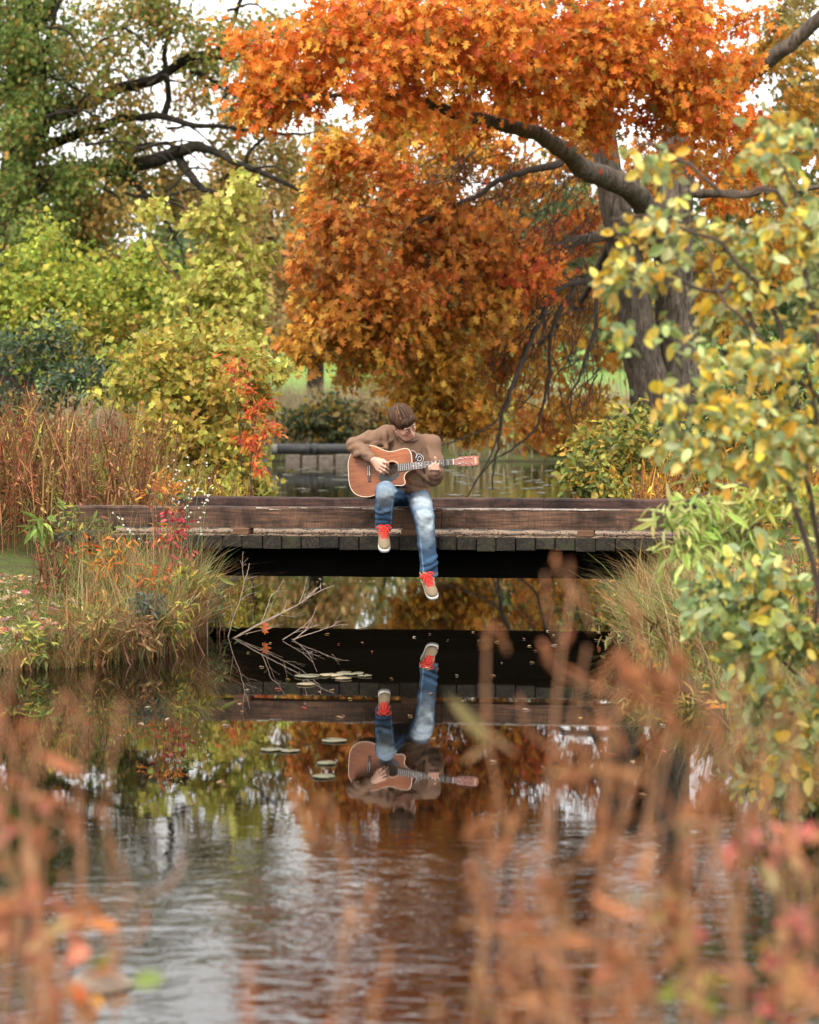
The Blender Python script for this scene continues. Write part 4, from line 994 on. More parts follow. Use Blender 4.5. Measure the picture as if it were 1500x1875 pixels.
def trunk_obj(path, mat, root, rg):
    """trunk with furrowed bark ridges in the mesh"""
    c, r = path; t = np.linspace(0, 1, len(c)); tt = np.linspace(0, 1, len(c) * 4); c2 = np.stack([np.interp(tt, t, c[:, q]) for q in range(3)], 1); r2 = np.interp(tt, t, r); sd_ = 44
    V, L_, S_ = tubes([(c2, r2)], sd_); V = V.reshape(len(c2), sd_, 3); a = np.arange(sd_) * 2 * math.pi / sd_; h = np.cumsum(np.r_[0, np.linalg.norm(np.diff(c2, axis=0), axis=1)])
    ph = rg.uniform(0, 6, 4); g_ = np.abs(np.sin(a[None] * 9 + 1.3 * np.sin(h[:, None] * 2.1 + ph[0]) + ph[1])) * .6 + np.abs(np.sin(a[None] * 5 - .9 * np.sin(h[:, None] * 3.3 + ph[2]))) * .4 + .25 * np.sin(h[:, None] * 9 + a[None] * 7) + rg.normal(0, .12, (len(c2), sd_))
    V = c2[:, None] + (V - c2[:, None]) * (1 + (g_[..., None] - .6) * .10 + .05 * np.sin(a[None, :, None] * 2 + h[:, None, None] * .7))
    return link('trunk', fastmesh('trunk', V.reshape(-1, 3), L_, S_), mat, root, True)
def tree(name, label, cat, base, trunks, limbs, clumps, tm, tkey, lmat, barkm, seed, m=12, L=.28, spread=.07, droop=.5, leaf=.13, pick_n=0, group=None, rk=.007, sag=.12, twigs=True, extra=None, sides=5, leafname='leaf', thin=None, ys=1.0):
    trunks = [([(a, b, c * ys) for a, b, c in p], r) for p, r in trunks]; limbs = [([(a, b, c * ys) for a, b, c in p], [q * ys for q in r]) for p, r in limbs]; clumps = [((*c[0][:4], c[0][4] * ys, c[0][5] * ys), c[1], c[2]) for c in clumps]
    rg = np.random.default_rng(seed); root = empty(name, tuple(base), label, cat, group)
    sk = []
    for p in skel([(p, [q * ys for q in r]) for p, r in trunks]): p = wob(p, rg, .008); sk.append(p); trunk_obj(p, barkm, root, rg)
    for p in skel(limbs): p = wob(p, rg, .011 * ys); sk.append(p); tube_obj('limb', [p], barkm if p[1][0] > .075 else (thin or barkm), root, 9)
    pos_, ax_, nr_, col_, sz_, tw = [], [], [], [], [], []
    T0 = []; meta = []
    for c in clumps:
        tg = clump_pts(rg, c[0], c[1]); T0.append(tg); meta.append(np.full(len(tg), len(meta)))
    tg = np.concatenate(T0); mi = np.concatenate(meta); paths, ends = grow(sk, tg, rg, sag, rk=rk)
    p, a, nr = sprays(rg, tg, ends, m, L, spread, droop); mi = np.repeat(mi, m)
    col = np.zeros((len(p), 3))
    for q, c in enumerate(clumps):
        s = mi == q; pal = c[2]
        # each twig has its own cast, so light and dark groups show
        col[s] = pick(rg, pal, int(s.sum()), .16)
    cast = np.repeat(rg.lognormal(0, .16, (len(tg), 1)), m, 0); col = np.clip(col * cast, .004, .9)
    size = leaf * rg.lognormal(0, .2, len(p))
    if twigs and paths:
        if extra: paths = paths + extra
        V, Lp, S_ = tubes(paths, 4, False); o = link('twig', fastmesh('twig', V, Lp, S_), thin or barkm, root, True); o['kind'] = 'stuff'
    sel = np.zeros(len(p), bool)
    if pick_n:
        score = size / p[:, 1] * in_frame(p) * rg.uniform(.8, 1.2, len(p)); sel[np.argsort(-score)[:pick_n]] = True
        leaf_objs(leafname, tm, tkey, p[sel], a[sel], nr[sel], size[sel], col[sel], lmat, root)
    leaves('crown', tm, p[~sel], a[~sel], nr[~sel], size[~sel], col[~sel], lmat, root)
    return root
def blades(name, base, h, lean, width, col, mat, parent=None, rg=None, segs=4, kind='stuff', curve=1.0):
    """grass: tapered bent strips. base (n,3), h heights, lean (n,2) horizontal reach of the tip"""
    n = len(base); width = np.broadcast_to(width, (n,)); t = np.linspace(0, 1, segs + 1); yaw_ = rg.uniform(0, math.pi, n)
    sx, sy = np.cos(yaw_), np.sin(yaw_); V = np.zeros((n, segs + 1, 2, 3))
    for i, q in enumerate(t):
        c = base.copy(); c[:, 0] += lean[:, 0] * q ** 1.8; c[:, 1] += lean[:, 1] * q ** 1.8
        ll = np.hypot(lean[:, 0], lean[:, 1]); c[:, 2] += h * (q - .28 * curve * np.minimum(1.6, ll / h) * q ** 3)
        w_ = width * (1 - q * .92) * .5
        V[:, i, 0] = c - np.stack([sx * w_, sy * w_, 0 * w_], 1); V[:, i, 1] = c + np.stack([sx * w_, sy * w_, 0 * w_], 1)
    k = (segs + 1) * 2; fl = np.concatenate([[2 * i, 2 * i + 1, 2 * i + 3, 2 * i + 2] for i in range(segs)])
    L = (np.arange(n)[:, None] * k + fl[None, :]).ravel()
    o = link(name, fastmesh(name, V.reshape(-1, 3), L, np.full(n * segs, 4), np.repeat(col, k, 0)), mat, parent)
    if kind: o['kind'] = kind
    return o

# ================================================================== trees
B_GREY = bark('bark_grey', (.045, .036, .03), (.21, .17, .142), 14.0, 1.0, .2); B_OTW = plain('oak_twig', (.05, .036, .028), .85, .4, 20)
B_DARK = bark('bark_dark', (.010, .008, .006), (.045, .037, .027), 8.0, .9, .3)
B_TWIG = plain('twig_brown', (.075, .050, .036), .85, .35, 20); B_RED = plain('stem_redbrown', (.16, .07, .04), .8, .3, 20); B_STRAW = plain('stem_straw', (.42, .25, .12), .85, .3, 20)
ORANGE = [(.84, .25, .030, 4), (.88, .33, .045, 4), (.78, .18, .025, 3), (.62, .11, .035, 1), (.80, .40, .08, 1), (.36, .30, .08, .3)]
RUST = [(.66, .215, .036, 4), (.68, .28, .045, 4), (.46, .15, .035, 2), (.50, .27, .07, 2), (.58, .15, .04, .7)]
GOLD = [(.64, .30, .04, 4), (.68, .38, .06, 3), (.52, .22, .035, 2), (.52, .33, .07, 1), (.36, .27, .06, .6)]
RED = [(.62, .13, .035, 3), (.56, .10, .035, 1.5), (.60, .20, .035, 3)]
oak_trunks = [([(1222, 872, 30), (1205, 800, 30), (1183, 700, 30), (1163, 600, 30), (1145, 500, 30), (1128, 400, 30), (1112, 300, 30), (1100, 150, 30), (1092, 0, 30), (1080, -260, 30.5)], [.33, .27, .25, .235, .215, .19, .16, .13, .10, .05]),
              ([(1250, 872, 30.3), (1246, 780, 30.3), (1240, 650, 30.3), (1236, 520, 30.3), (1236, 400, 30.3), (1240, 280, 30.3), (1252, 120, 30.3), (1264, -40, 30.3), (1285, -300, 30.3)], [.34, .28, .26, .25, .24, .20, .16, .12, .06])]
oak_limbs = [([(1236, 500, 30.2), (1212, 440, 29.9), (1190, 385, 29.4), (1150, 335, 28.6), (1072, 303, 27.8), (1030, 268, 27.2), (965, 233, 26.6), (875, 203, 26.0), (780, 178, 25.4), (690, 160, 24.9), (600, 165, 24.5), (520, 185, 24.2)], [.17, .155, .15, .14, .12, .105, .085, .07, .05, .035, .022, .012]),
             ([(1252, 230, 30.2), (1300, 190, 29.8), (1370, 150, 29.2), (1430, 100, 28.8), (1490, 45, 28.4), (1580, -60, 28)], [.12, .11, .10, .095, .085, .06]),
             ([(1240, 350, 30.2), (1340, 352, 29.5), (1450, 345, 29), (1560, 330, 28.6)], [.07, .045, .035, .02]),
             ([(1128, 425, 29.9), (1060, 440, 29.4), (1000, 455, 29), (900, 440, 28.3), (800, 430, 27.8), (700, 440, 27.4), (620, 470, 27.1)], [.09, .06, .05, .04, .03, .022, .012]),
             ([(1145, 505, 30), (1080, 512, 29.4), (1015, 530, 28.8), (975, 610, 28.4), (945, 690, 28.2), (920, 760, 28.1), (905, 830, 28.0), (902, 895, 28.0)], [.06, .045, .038, .032, .028, .022, .016, .008]),
             ([(1060, 515, 29.2), (1020, 600, 28.9), (1010, 700, 28.8), (985, 790, 28.7), (940, 830, 28.6), (905, 838, 28.6)], [.03, .025, .02, .016, .012, .006]),
             ([(1090, 512, 29.6), (1085, 600, 29.3), (1060, 680, 29.1), (1040, 740, 29), (1062, 800, 29)], [.03, .024, .018, .012, .006]),
             ([(968, 620, 28.4), (930, 730, 28.0), (905, 770, 27.9), (870, 795, 27.8), (805, 818, 27.7)], [.02, .017, .014, .012, .007]),
             ([(915, 790, 28.0), (880, 860, 27.9), (850, 912, 27.8)], [.012, .010, .006]), ([(908, 835, 28), (870, 885, 27.9), (855, 912, 27.9)], [.010, .008, .005]),
             ([(1030, 300, 28.6), (940, 320, 28.2), (850, 370, 27.8), (770, 410, 27.4), (690, 440, 27.2)], [.05, .035, .028, .02, .01]),
             ([(1100, 150, 30), (1000, 80, 28), (880, 40, 26.5), (760, 20, 25.3), (640, 30, 24.6)], [.09, .07, .055, .04, .02]),
             ([(1095, 60, 30), (960, -80, 29), (820, -160, 28.3), (660, -170, 27.6)], [.08, .06, .04, .02]),
             ([(1262, 0, 30.3), (1340, -120, 29.6), (1440, -200, 29)], [.08, .06, .03]),
             ([(1130, 420, 30), (1060, 560, 30.6), (980, 640, 31.0), (900, 700, 31.2), (820, 720, 31.2)], [.05, .04, .03, .02, .01])]
OLGOLD0 = [(.34, .27, .08), (.28, .25, .08), (.44, .30, .08)]
def C(px, py, rx, ry, Y, dY): return (px, py, rx, ry, Y, dY)
oak_clumps = [  # orange upper, rust and gold lower boughs; crown light and shade partly in colour
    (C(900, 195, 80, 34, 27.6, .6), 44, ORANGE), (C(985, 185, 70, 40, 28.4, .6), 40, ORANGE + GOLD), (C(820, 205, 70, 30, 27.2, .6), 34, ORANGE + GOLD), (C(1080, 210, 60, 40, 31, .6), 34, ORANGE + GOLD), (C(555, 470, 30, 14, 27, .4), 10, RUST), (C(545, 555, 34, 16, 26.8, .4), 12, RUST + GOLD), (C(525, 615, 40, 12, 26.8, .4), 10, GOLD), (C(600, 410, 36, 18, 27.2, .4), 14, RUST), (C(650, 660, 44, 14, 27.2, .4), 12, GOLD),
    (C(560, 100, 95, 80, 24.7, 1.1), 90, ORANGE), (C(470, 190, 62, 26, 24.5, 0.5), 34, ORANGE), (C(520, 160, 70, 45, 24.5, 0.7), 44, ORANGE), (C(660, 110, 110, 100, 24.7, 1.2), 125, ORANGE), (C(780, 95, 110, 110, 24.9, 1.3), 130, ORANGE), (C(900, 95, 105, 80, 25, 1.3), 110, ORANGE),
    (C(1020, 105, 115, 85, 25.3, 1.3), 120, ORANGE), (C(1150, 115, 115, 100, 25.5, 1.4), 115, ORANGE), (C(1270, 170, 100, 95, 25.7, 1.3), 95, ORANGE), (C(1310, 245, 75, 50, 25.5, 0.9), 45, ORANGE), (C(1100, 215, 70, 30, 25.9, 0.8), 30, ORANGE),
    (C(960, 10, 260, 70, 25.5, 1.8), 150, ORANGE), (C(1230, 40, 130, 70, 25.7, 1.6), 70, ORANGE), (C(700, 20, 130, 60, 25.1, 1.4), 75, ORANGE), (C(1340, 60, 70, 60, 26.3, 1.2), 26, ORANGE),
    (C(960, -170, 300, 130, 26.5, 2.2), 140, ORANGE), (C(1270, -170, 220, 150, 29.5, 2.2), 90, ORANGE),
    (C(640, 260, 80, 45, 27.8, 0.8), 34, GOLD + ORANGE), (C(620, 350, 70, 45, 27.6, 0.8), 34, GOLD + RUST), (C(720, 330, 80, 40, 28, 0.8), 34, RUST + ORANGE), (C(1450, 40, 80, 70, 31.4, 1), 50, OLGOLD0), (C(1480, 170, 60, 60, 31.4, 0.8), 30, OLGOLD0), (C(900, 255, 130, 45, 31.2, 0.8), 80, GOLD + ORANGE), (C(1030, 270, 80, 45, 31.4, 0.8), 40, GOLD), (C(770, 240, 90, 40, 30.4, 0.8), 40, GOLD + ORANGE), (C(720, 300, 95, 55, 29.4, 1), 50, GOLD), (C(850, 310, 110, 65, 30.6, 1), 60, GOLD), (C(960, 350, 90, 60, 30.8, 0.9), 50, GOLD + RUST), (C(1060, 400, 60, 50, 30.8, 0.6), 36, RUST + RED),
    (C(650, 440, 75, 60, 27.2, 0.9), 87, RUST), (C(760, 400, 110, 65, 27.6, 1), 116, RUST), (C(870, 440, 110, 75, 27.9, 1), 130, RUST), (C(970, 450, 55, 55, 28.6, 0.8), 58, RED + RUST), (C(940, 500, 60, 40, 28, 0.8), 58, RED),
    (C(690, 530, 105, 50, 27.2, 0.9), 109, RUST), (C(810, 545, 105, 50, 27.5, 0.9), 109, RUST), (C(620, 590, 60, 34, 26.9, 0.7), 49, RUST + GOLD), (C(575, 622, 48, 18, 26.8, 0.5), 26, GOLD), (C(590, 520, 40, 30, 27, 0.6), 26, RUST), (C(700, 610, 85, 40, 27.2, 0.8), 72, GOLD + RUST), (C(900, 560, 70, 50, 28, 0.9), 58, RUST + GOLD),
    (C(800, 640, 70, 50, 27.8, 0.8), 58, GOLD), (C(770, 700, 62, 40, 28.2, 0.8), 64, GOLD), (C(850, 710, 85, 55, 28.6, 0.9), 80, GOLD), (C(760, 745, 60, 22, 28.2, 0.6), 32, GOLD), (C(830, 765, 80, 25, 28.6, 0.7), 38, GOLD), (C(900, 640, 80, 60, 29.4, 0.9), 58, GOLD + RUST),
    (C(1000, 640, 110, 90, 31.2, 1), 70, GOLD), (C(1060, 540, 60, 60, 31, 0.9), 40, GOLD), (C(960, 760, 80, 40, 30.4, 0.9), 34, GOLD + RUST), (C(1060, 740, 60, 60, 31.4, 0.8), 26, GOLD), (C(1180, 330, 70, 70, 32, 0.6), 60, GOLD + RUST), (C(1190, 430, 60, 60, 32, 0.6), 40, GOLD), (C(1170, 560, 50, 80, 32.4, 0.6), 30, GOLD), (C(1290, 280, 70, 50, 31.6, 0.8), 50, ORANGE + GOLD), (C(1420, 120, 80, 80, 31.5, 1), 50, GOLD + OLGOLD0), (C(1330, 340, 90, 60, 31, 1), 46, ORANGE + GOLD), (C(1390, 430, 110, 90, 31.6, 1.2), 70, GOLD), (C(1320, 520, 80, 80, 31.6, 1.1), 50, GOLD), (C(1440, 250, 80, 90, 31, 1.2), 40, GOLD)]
rg0 = np.random.default_rng(77); bare = []; OYS = 1.24
for q in range(260):       # bare drooping twigs under the crown
    s = np.array(P(rg0.uniform(760, 1110), rg0.uniform(260, 560), rg0.uniform(27.6, 29.6) * OYS)); d = np.array([rg0.normal(-.35, .5), rg0.normal(0, .3), rg0.normal(-.55, .35)]); L = rg0.uniform(.6, 1.7)
    u = np.linspace(0, 1, 7)[:, None]; pts = s + d * u * L + np.array([0, 0, -.25 * L]) * u ** 2 + np.cumsum(rg0.normal(0, .022, (7, 3)), 0); bare.append((pts, np.linspace(rg0.uniform(.005, .010), .002, 7)))
    for q2 in range(2):
        i = rg0.integers(2, 6); d2 = d + rg0.normal(0, .6, 3); p2 = pts[i] + d2 * np.linspace(0, 1, 4)[:, None] * L * .35; bare.append((p2, np.linspace(.004, .0015, 4)))
for q in range(110):        # lower ones in front of the far water
    s = np.array(P(rg0.uniform(890, 1110), rg0.uniform(520, 720), rg0.uniform(28.2, 29.8) * OYS)); d = np.array([rg0.normal(-.2, .45), rg0.normal(0, .3), -1]); L = rg0.uniform(.5, 1.2)
    u = np.linspace(0, 1, 7)[:, None]; pts = s + d * u * L + np.cumsum(rg0.normal(0, .03, (7, 3)), 0); bare.append((pts, np.linspace(rg0.uniform(.006, .012), .0025, 7)))
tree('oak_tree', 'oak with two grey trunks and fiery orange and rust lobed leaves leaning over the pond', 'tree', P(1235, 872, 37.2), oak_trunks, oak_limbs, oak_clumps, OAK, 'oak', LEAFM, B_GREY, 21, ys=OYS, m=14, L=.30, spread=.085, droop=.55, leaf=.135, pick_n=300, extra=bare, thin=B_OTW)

OLIVE = [(.17, .23, .05, 4.5), (.24, .28, .06, 3.5), (.11, .17, .04, 2.5), (.42, .29, .08, 1.0), (.5, .29, .08, .5)]
OLGOLD = [(.46, .31, .09, 4), (.52, .33, .09, 3), (.32, .28, .08, 3), (.20, .22, .06, 2), (.56, .30, .08, 1.5)]
tan_lt = [(.46, .29, .11, 4), (.40, .27, .09, 3), (.30, .25, .09, 2), (.5, .28, .09, 2)]
lt = [([(25, 905, 42), (30, 760, 42), (32, 600, 42), (30, 450, 42), (35, 320, 42), (38, 200, 42), (50, 60, 42), (70, -150, 42), (90, -400, 42)], [.40, .35, .33, .31, .29, .25, .20, .14, .07])]
ll = [([(40, 360, 42), (120, 325, 41.5), (215, 308, 41), (290, 293, 40.5), (355, 266, 40), (400, 278, 39.7), (450, 300, 39.4), (520, 335, 39), (600, 372, 38.6), (680, 380, 38.2)], [.15, .14, .13, .12, .10, .06, .05, .038, .026, .012]),
      ([(40, 290, 42), (110, 260, 41.6), (215, 225, 41), (290, 215, 40.5), (350, 228, 40.2), (420, 235, 40), (520, 245, 39.6), (600, 240, 39.2)], [.11, .09, .075, .06, .045, .035, .026, .01]),
      ([(45, 240, 42), (130, 205, 41.6), (225, 160, 41.2), (290, 140, 40.8), (350, 108, 40.5), (395, 95, 40.2), (430, 45, 40), (460, -40, 39.8), (500, -140, 39.6)], [.14, .12, .105, .09, .075, .06, .045, .03, .02]),
      ([(320, 280, 40.3), (350, 320, 40), (375, 345, 39.8), (420, 355, 39.6)], [.09, .07, .05, .02]), ([(380, 98, 40.2), (430, 100, 40), (500, 85, 39.6), (560, 60, 39.3)], [.05, .04, .03, .015]), ([(350, 130, 40.4), (400, 150, 40.2), (450, 180, 40), (500, 190, 39.8)], [.045, .035, .025, .012]), ([(30, 330, 41.8), (60, 280, 41), (78, 225, 40.6), (72, 150, 40.4), (85, 70, 40.2), (110, 0, 40)], [.12, .10, .085, .07, .05, .03]),
      ([(20, 460, 41.8), (45, 400, 41), (70, 340, 40.6), (60, 300, 40.4)], [.09, .08, .06, .03]), ([(300, 215, 40.5), (310, 160, 40.3), (305, 90, 40.1), (320, 20, 40), (350, -60, 39.8)], [.06, .05, .04, .03, .015]), ([(50, 60, 42), (160, -60, 41), (300, -130, 40.4), (430, -160, 40)], [.14, .1, .07, .03]),
      ([(215, 308, 41), (260, 350, 40.6), (300, 400, 40.3), (330, 450, 40)], [.07, .05, .035, .015]), ([(450, 300, 39.4), (470, 260, 39.3), (520, 225, 39.2)], [.04, .03, .012]), ([(600, 372, 38.6), (640, 420, 38.4), (655, 470, 38.3)], [.025, .018, .008])]
rgl = np.random.default_rng(5)
for _ in range(46):
    px, py = rgl.uniform(60, 560), rgl.uniform(20, 380); a_ = rgl.uniform(-.9, .5); L_ = rgl.uniform(50, 140); Yl = rgl.uniform(38.8, 41.2)
    ll.append(([(px, py, Yl), (px + L_ * .5 * math.cos(a_), py + L_ * .5 * math.sin(a_) + rgl.normal(0, 8), Yl), (px + L_ * math.cos(a_ + .2), py + L_ * math.sin(a_ + .3), Yl - .2)], [.028, .02, .008]))
lc = [(C(60, 50, 120, 90, 40.8, 2), 120, OLIVE), (C(190, 70, 100, 90, 40.6, 1.6), 71, OLIVE + OLGOLD), (C(60, 190, 95, 80, 40.2, 1.6), 88, OLIVE), (C(165, 210, 75, 60, 41.4, 1.4), 30, OLIVE + OLGOLD), (C(70, 330, 95, 90, 40.2, 1.6), 100, OLIVE), (C(205, 290, 90, 50, 41, 1.2), 26, OLGOLD + OLIVE), (C(220, 380, 100, 70, 40.8, 1.3), 44, OLGOLD), (C(90, 430, 110, 60, 40.2, 1.4), 64, OLIVE), (C(265, 180, 60, 50, 41.2, 1), 14, OLGOLD),
      (C(300, 60, 70, 55, 40, 1.2), 32, OLGOLD + OLIVE), (C(420, 40, 70, 50, 39.6, 1.1), 25, OLGOLD + OLIVE), (C(480, 75, 60, 50, 39.4, 1), 21, OLGOLD + OLIVE), (C(355, 180, 60, 30, 41.1, 0.8), 9, OLGOLD), (C(440, 200, 70, 30, 40.7, 0.8), 12, OLIVE + OLGOLD), (C(540, 250, 80, 30, 40.2, 0.9), 16, OLGOLD), (C(430, 270, 50, 25, 40.5, 0.7), 8, OLGOLD), (C(560, 335, 70, 30, 39.9, 0.8), 12, OLGOLD), (C(330, 350, 80, 40, 40.7, 1), 17, OLGOLD), (C(640, 400, 60, 35, 39.5, 0.7), 8, OLGOLD), (C(390, 330, 40, 30, 40.6, 0.7), 7, OLGOLD),
      (C(60, -110, 170, 90, 41, 2.2), 70, OLIVE + OLGOLD), (C(260, -130, 60, 50, 40.6, 1.5), 16, OLIVE + OLGOLD), (C(20, -290, 140, 90, 41.5, 2), 34, OLIVE), (C(-120, 120, 120, 250, 41.5, 2), 96, OLIVE), (C(40, 120, 110, 110, 41.5, 1.5), 60, OLIVE), (C(130, 350, 110, 70, 41, 1.2), 46, OLIVE), (C(330, 110, 90, 70, 41.5, 1), 34, OLGOLD + OLIVE), (C(450, 150, 70, 60, 41.5, 1), 26, OLGOLD), (C(260, 250, 80, 40, 41.5, 1), 26, OLGOLD), (C(480, 300, 90, 50, 41, 1), 34, OLGOLD), (C(400, 390, 90, 40, 41, 1), 34, OLGOLD), (C(240, 470, 110, 40, 39.8, 1), 25, OLGOLD)]
tree('oak_tree', 'old oak with dark spreading limbs and olive and gold leaves behind the lime shrubs', 'tree', P(25, 905, 60), lt, ll, lc, RAGGED, 'ragged', LEAFM, B_DARK, 22, ys=1.42, m=32, L=.55, spread=.19, droop=.35, leaf=.13, rk=.012)

def simple_tree(name, label, base_px, Y, top_py, cl, pal, seed, leaf, m=12, L=.6, spread=.2, r=.2, tm=SIMPLE, tk='simple', limbs=(), bk=None, group=None):
    px, py = base_px; z0 = gz(*P(px, py, Y)[:2]); b = P(px, py, Y); b[2] = z0
    u_, v_ = proj(np.array([b])); pyb = float(v_[0])
    tr = [([(px, pyb + 3, Y), (px + 4, pyb * .7 + top_py * .3, Y), (px - 6, pyb * .35 + top_py * .65, Y), (px + 3, top_py, Y)], [r, r * .8, r * .55, r * .15])]
    return tree(name, label, 'tree', b, tr, list(limbs), [(c, n_, pal) for c, n_ in cl], tm, tk, LEAFM, bk or B_DARK, seed, m=m, L=L, spread=spread, droop=.3, leaf=leaf, rk=.012, group=group)
# gold tree between the two oaks, further back
simple_tree('maple_tree', 'tan gold leaved tree standing on the far bank between the two oaks', (575, 700), 72, 230, [(C(560, 330, 90, 70, 70, 2.5), 90), (C(480, 420, 90, 70, 69, 2.2), 90), (C(590, 440, 80, 70, 70, 2.2), 85), (C(500, 530, 100, 60, 69, 2.2), 90), (C(610, 540, 60, 50, 70, 2), 45), (C(470, 600, 60, 40, 68, 1.6), 40), (C(650, 330, 60, 60, 71, 2), 45), (C(420, 330, 60, 50, 71, 2), 45)], tan_lt, 31, .20, 13, .55, .2, .28,
            limbs=[([(575, 520, 72), (520, 460, 70.5), (470, 420, 69.5), (430, 380, 69)], [.14, .10, .07, .03]), ([(575, 480, 72), (620, 430, 71), (660, 370, 70.5)], [.12, .08, .03]), ([(575, 560, 72), (530, 560, 70), (480, 600, 68.5), (450, 640, 68)], [.10, .07, .05, .02])])
FARG = [(.10, .14, .05, 3), (.15, .18, .06, 3), (.24, .22, .08, 2), (.07, .10, .04, 2)]
FARY = [(.36, .27, .10, 3), (.28, .25, .09, 2), (.18, .19, .07, 2)]
FARD = [(.06, .09, .035, 3), (.10, .12, .045, 2), (.16, .15, .05, 1)]
far = [('dark green far tree rising behind the old oak', 110, 105, 300, [(C(120, 420, 130, 90, 104, 4), 120), (C(60, 540, 110, 90, 104, 4), 110), (C(180, 560, 110, 90, 104, 4), 110)], FARD, 41),
       ('grey green far tree with thin top behind the old oak limbs', 330, 112, 250, [(C(300, 380, 80, 60, 111, 4), 60), (C(340, 470, 100, 80, 111, 4), 110), (C(300, 580, 110, 80, 111, 4), 120), (C(400, 560, 80, 80, 111, 4), 80)], FARG, 42),
       ('ochre far tree at the lawn edge beyond the maple', 700, 118, 300, [(C(690, 420, 70, 80, 117, 4), 80), (C(730, 520, 80, 80, 117, 4), 90), (C(660, 560, 60, 70, 117, 4), 70)], FARY, 43),
       ('broad dusky green far tree behind the twin trunks', 960, 110, 250, [(C(900, 480, 130, 110, 109, 4), 150), (C(1020, 560, 130, 110, 109, 4), 150), (C(1000, 400, 120, 90, 109, 4), 110)], FARG, 44),
       ('olive far tree showing beyond the yellow leaved shrub', 1330, 95, 150, [(C(1300, 460, 130, 110, 94, 4), 140), (C(1420, 540, 130, 110, 94, 4), 140), (C(1400, 380, 120, 110, 94, 4), 120), (C(1440, 240, 90, 100, 94, 4), 80)], FARG, 45),
       ('gold tinted far tree at the pond head behind the pipe', 500, 125, 330, [(C(470, 480, 90, 70, 124, 4), 90), (C(540, 560, 90, 60, 124, 4), 80), (C(560, 440, 60, 60, 124, 4), 50)], FARY, 46)]
for lab, px, Y, tp, cl, pal, sd_ in far: simple_tree('far_tree', lab, (px, 690), Y, tp, cl, pal, sd_, .34, 13, 1.0, .4, .3)
# wall of distant wood that closes the view under the crowns
def far_wood():
    rg = np.random.default_rng(51); n = 16000; Y = rg.uniform(150, 175, n); px = rg.uniform(-300, 1800, n); top = 430 + 60 * np.sin(px / 90.) + 35 * np.sin(px / 37. + 1)
    py = top + (690 - top) * rg.uniform(0, 1, n) ** .9
    u, v = (px - 750) / FPX * Y, None
    z = CAM_H + (727 - py) / FPX * Y
    pos = np.stack([u, Y, z], 1); ax = norm_(rg.normal(0, 1, (n, 3))); nr = norm_(rg.normal(0, 1, (n, 3)) + [0, -.6, .4])
    blk = (np.sin(px / 70.) + np.sin(px / 31. + py / 60.)) ; pal = [(.09, .12, .045), (.15, .17, .06), (.30, .23, .08), (.38, .22, .07)]
    col = pick(rg, pal, n, .2)
    o = leaves('far_wood', SIMPLE, pos, ax, nr, 1.5 * rg.lognormal(0, .25, n), col, LEAFM, None); tag(o, 'far-off mixed wood closing the view beyond the lawn', 'wood')
far_wood()

# ================================================================== shrubs
def shrub(name, label, cat, foot, stems, clumps, tm, tk, lmat, seed, m=9, L=.16, spread=.05, droop=.2, leaf=.07, pick_n=0, group=None, bk=None, rk=.006, r0=.02, leafname='leaf'):
    """foot (px, Y): where it stands; stems end at pixel points"""
    rg = np.random.default_rng(seed); px, Y = foot; x0 = (px - 750) / FPX * Y; z0 = gz(x0, Y); root = empty(name, (x0, Y, z0), label, cat, group); bk = bk or B_TWIG
    sk = []
    for s in stems:
        pts = [np.array([x0 + rg.normal(0, .08), Y + rg.normal(0, .08), z0 - .03])] + [P(*p) for p in s]
        c = catmull(np.array(pts), 6); sk.append(wob((c, np.linspace(r0, r0 * .3, len(c))), rg, .008)); tube_obj('stem', [sk[-1]], bk, root, 7)
    tg = np.concatenate([clump_pts(rg, c[0], c[1]) for c in clumps]); mi = np.concatenate([np.full(c[1], q) for q, c in enumerate(clumps)])
    ok = tg[:, 2] > ground_z(tg[:, 0], tg[:, 1]) + .04; tg = tg[ok]; mi = mi[ok]
    paths, ends = grow(sk, tg, rg, .10, .0022, rk)
    V, Lp, S_ = tubes(paths, 4, False); o = link('twig', fastmesh('twig', V, Lp, S_), bk, root, True); o['kind'] = 'stuff'
    p, a, nr = sprays(rg, tg, ends, m, L, spread, droop); mi = np.repeat(mi, m); col = np.zeros((len(p), 3))
    for q, c in enumerate(clumps): s = mi == q; col[s] = pick(rg, c[2], int(s.sum()), .17)
    col = np.clip(col * np.repeat(rg.lognormal(0, .15, (len(tg), 1)), m, 0), .004, .9); size = leaf * rg.lognormal(0, .22, len(p))
    ok = p[:, 2] > np.maximum(ground_z(p[:, 0], p[:, 1]), 0) + .02; p, a, nr, col, size = p[ok], a[ok], nr[ok], col[ok], size[ok]
    sel = np.zeros(len(p), bool)
    if pick_n:
        sc_ = size / p[:, 1] * in_frame(p) * rg.uniform(.8, 1.2, len(p)); sel[np.argsort(-sc_)[:pick_n]] = True
        leaf_objs(leafname, tm, tk, p[sel], a[sel], nr[sel], size[sel], col[sel], lmat, root)
    if (~sel).any(): leaves('crown', tm, p[~sel], a[~sel], nr[~sel], size[~sel], col[~sel], lmat, root)
    return root
LIME = [(.34, .38, .045, 4), (.44, .44, .065, 3), (.24, .31, .05, 3), (.50, .42, .07, 1.5), (.14, .20, .04, 1)]
PALEY = [(.58, .54, .13, 4), (.50, .47, .09, 3), (.40, .42, .08, 2), (.60, .46, .12, 1)]
VINE = [(.48, .36, .06, 4), (.38, .34, .06, 3), (.55, .38, .08, 2), (.30, .30, .06, 2), (.46, .22, .05, 1)]
DKG = [(.055, .09, .04, 4), (.08, .12, .05, 3), (.11, .14, .05, 1), (.40, .30, .06, .5)]
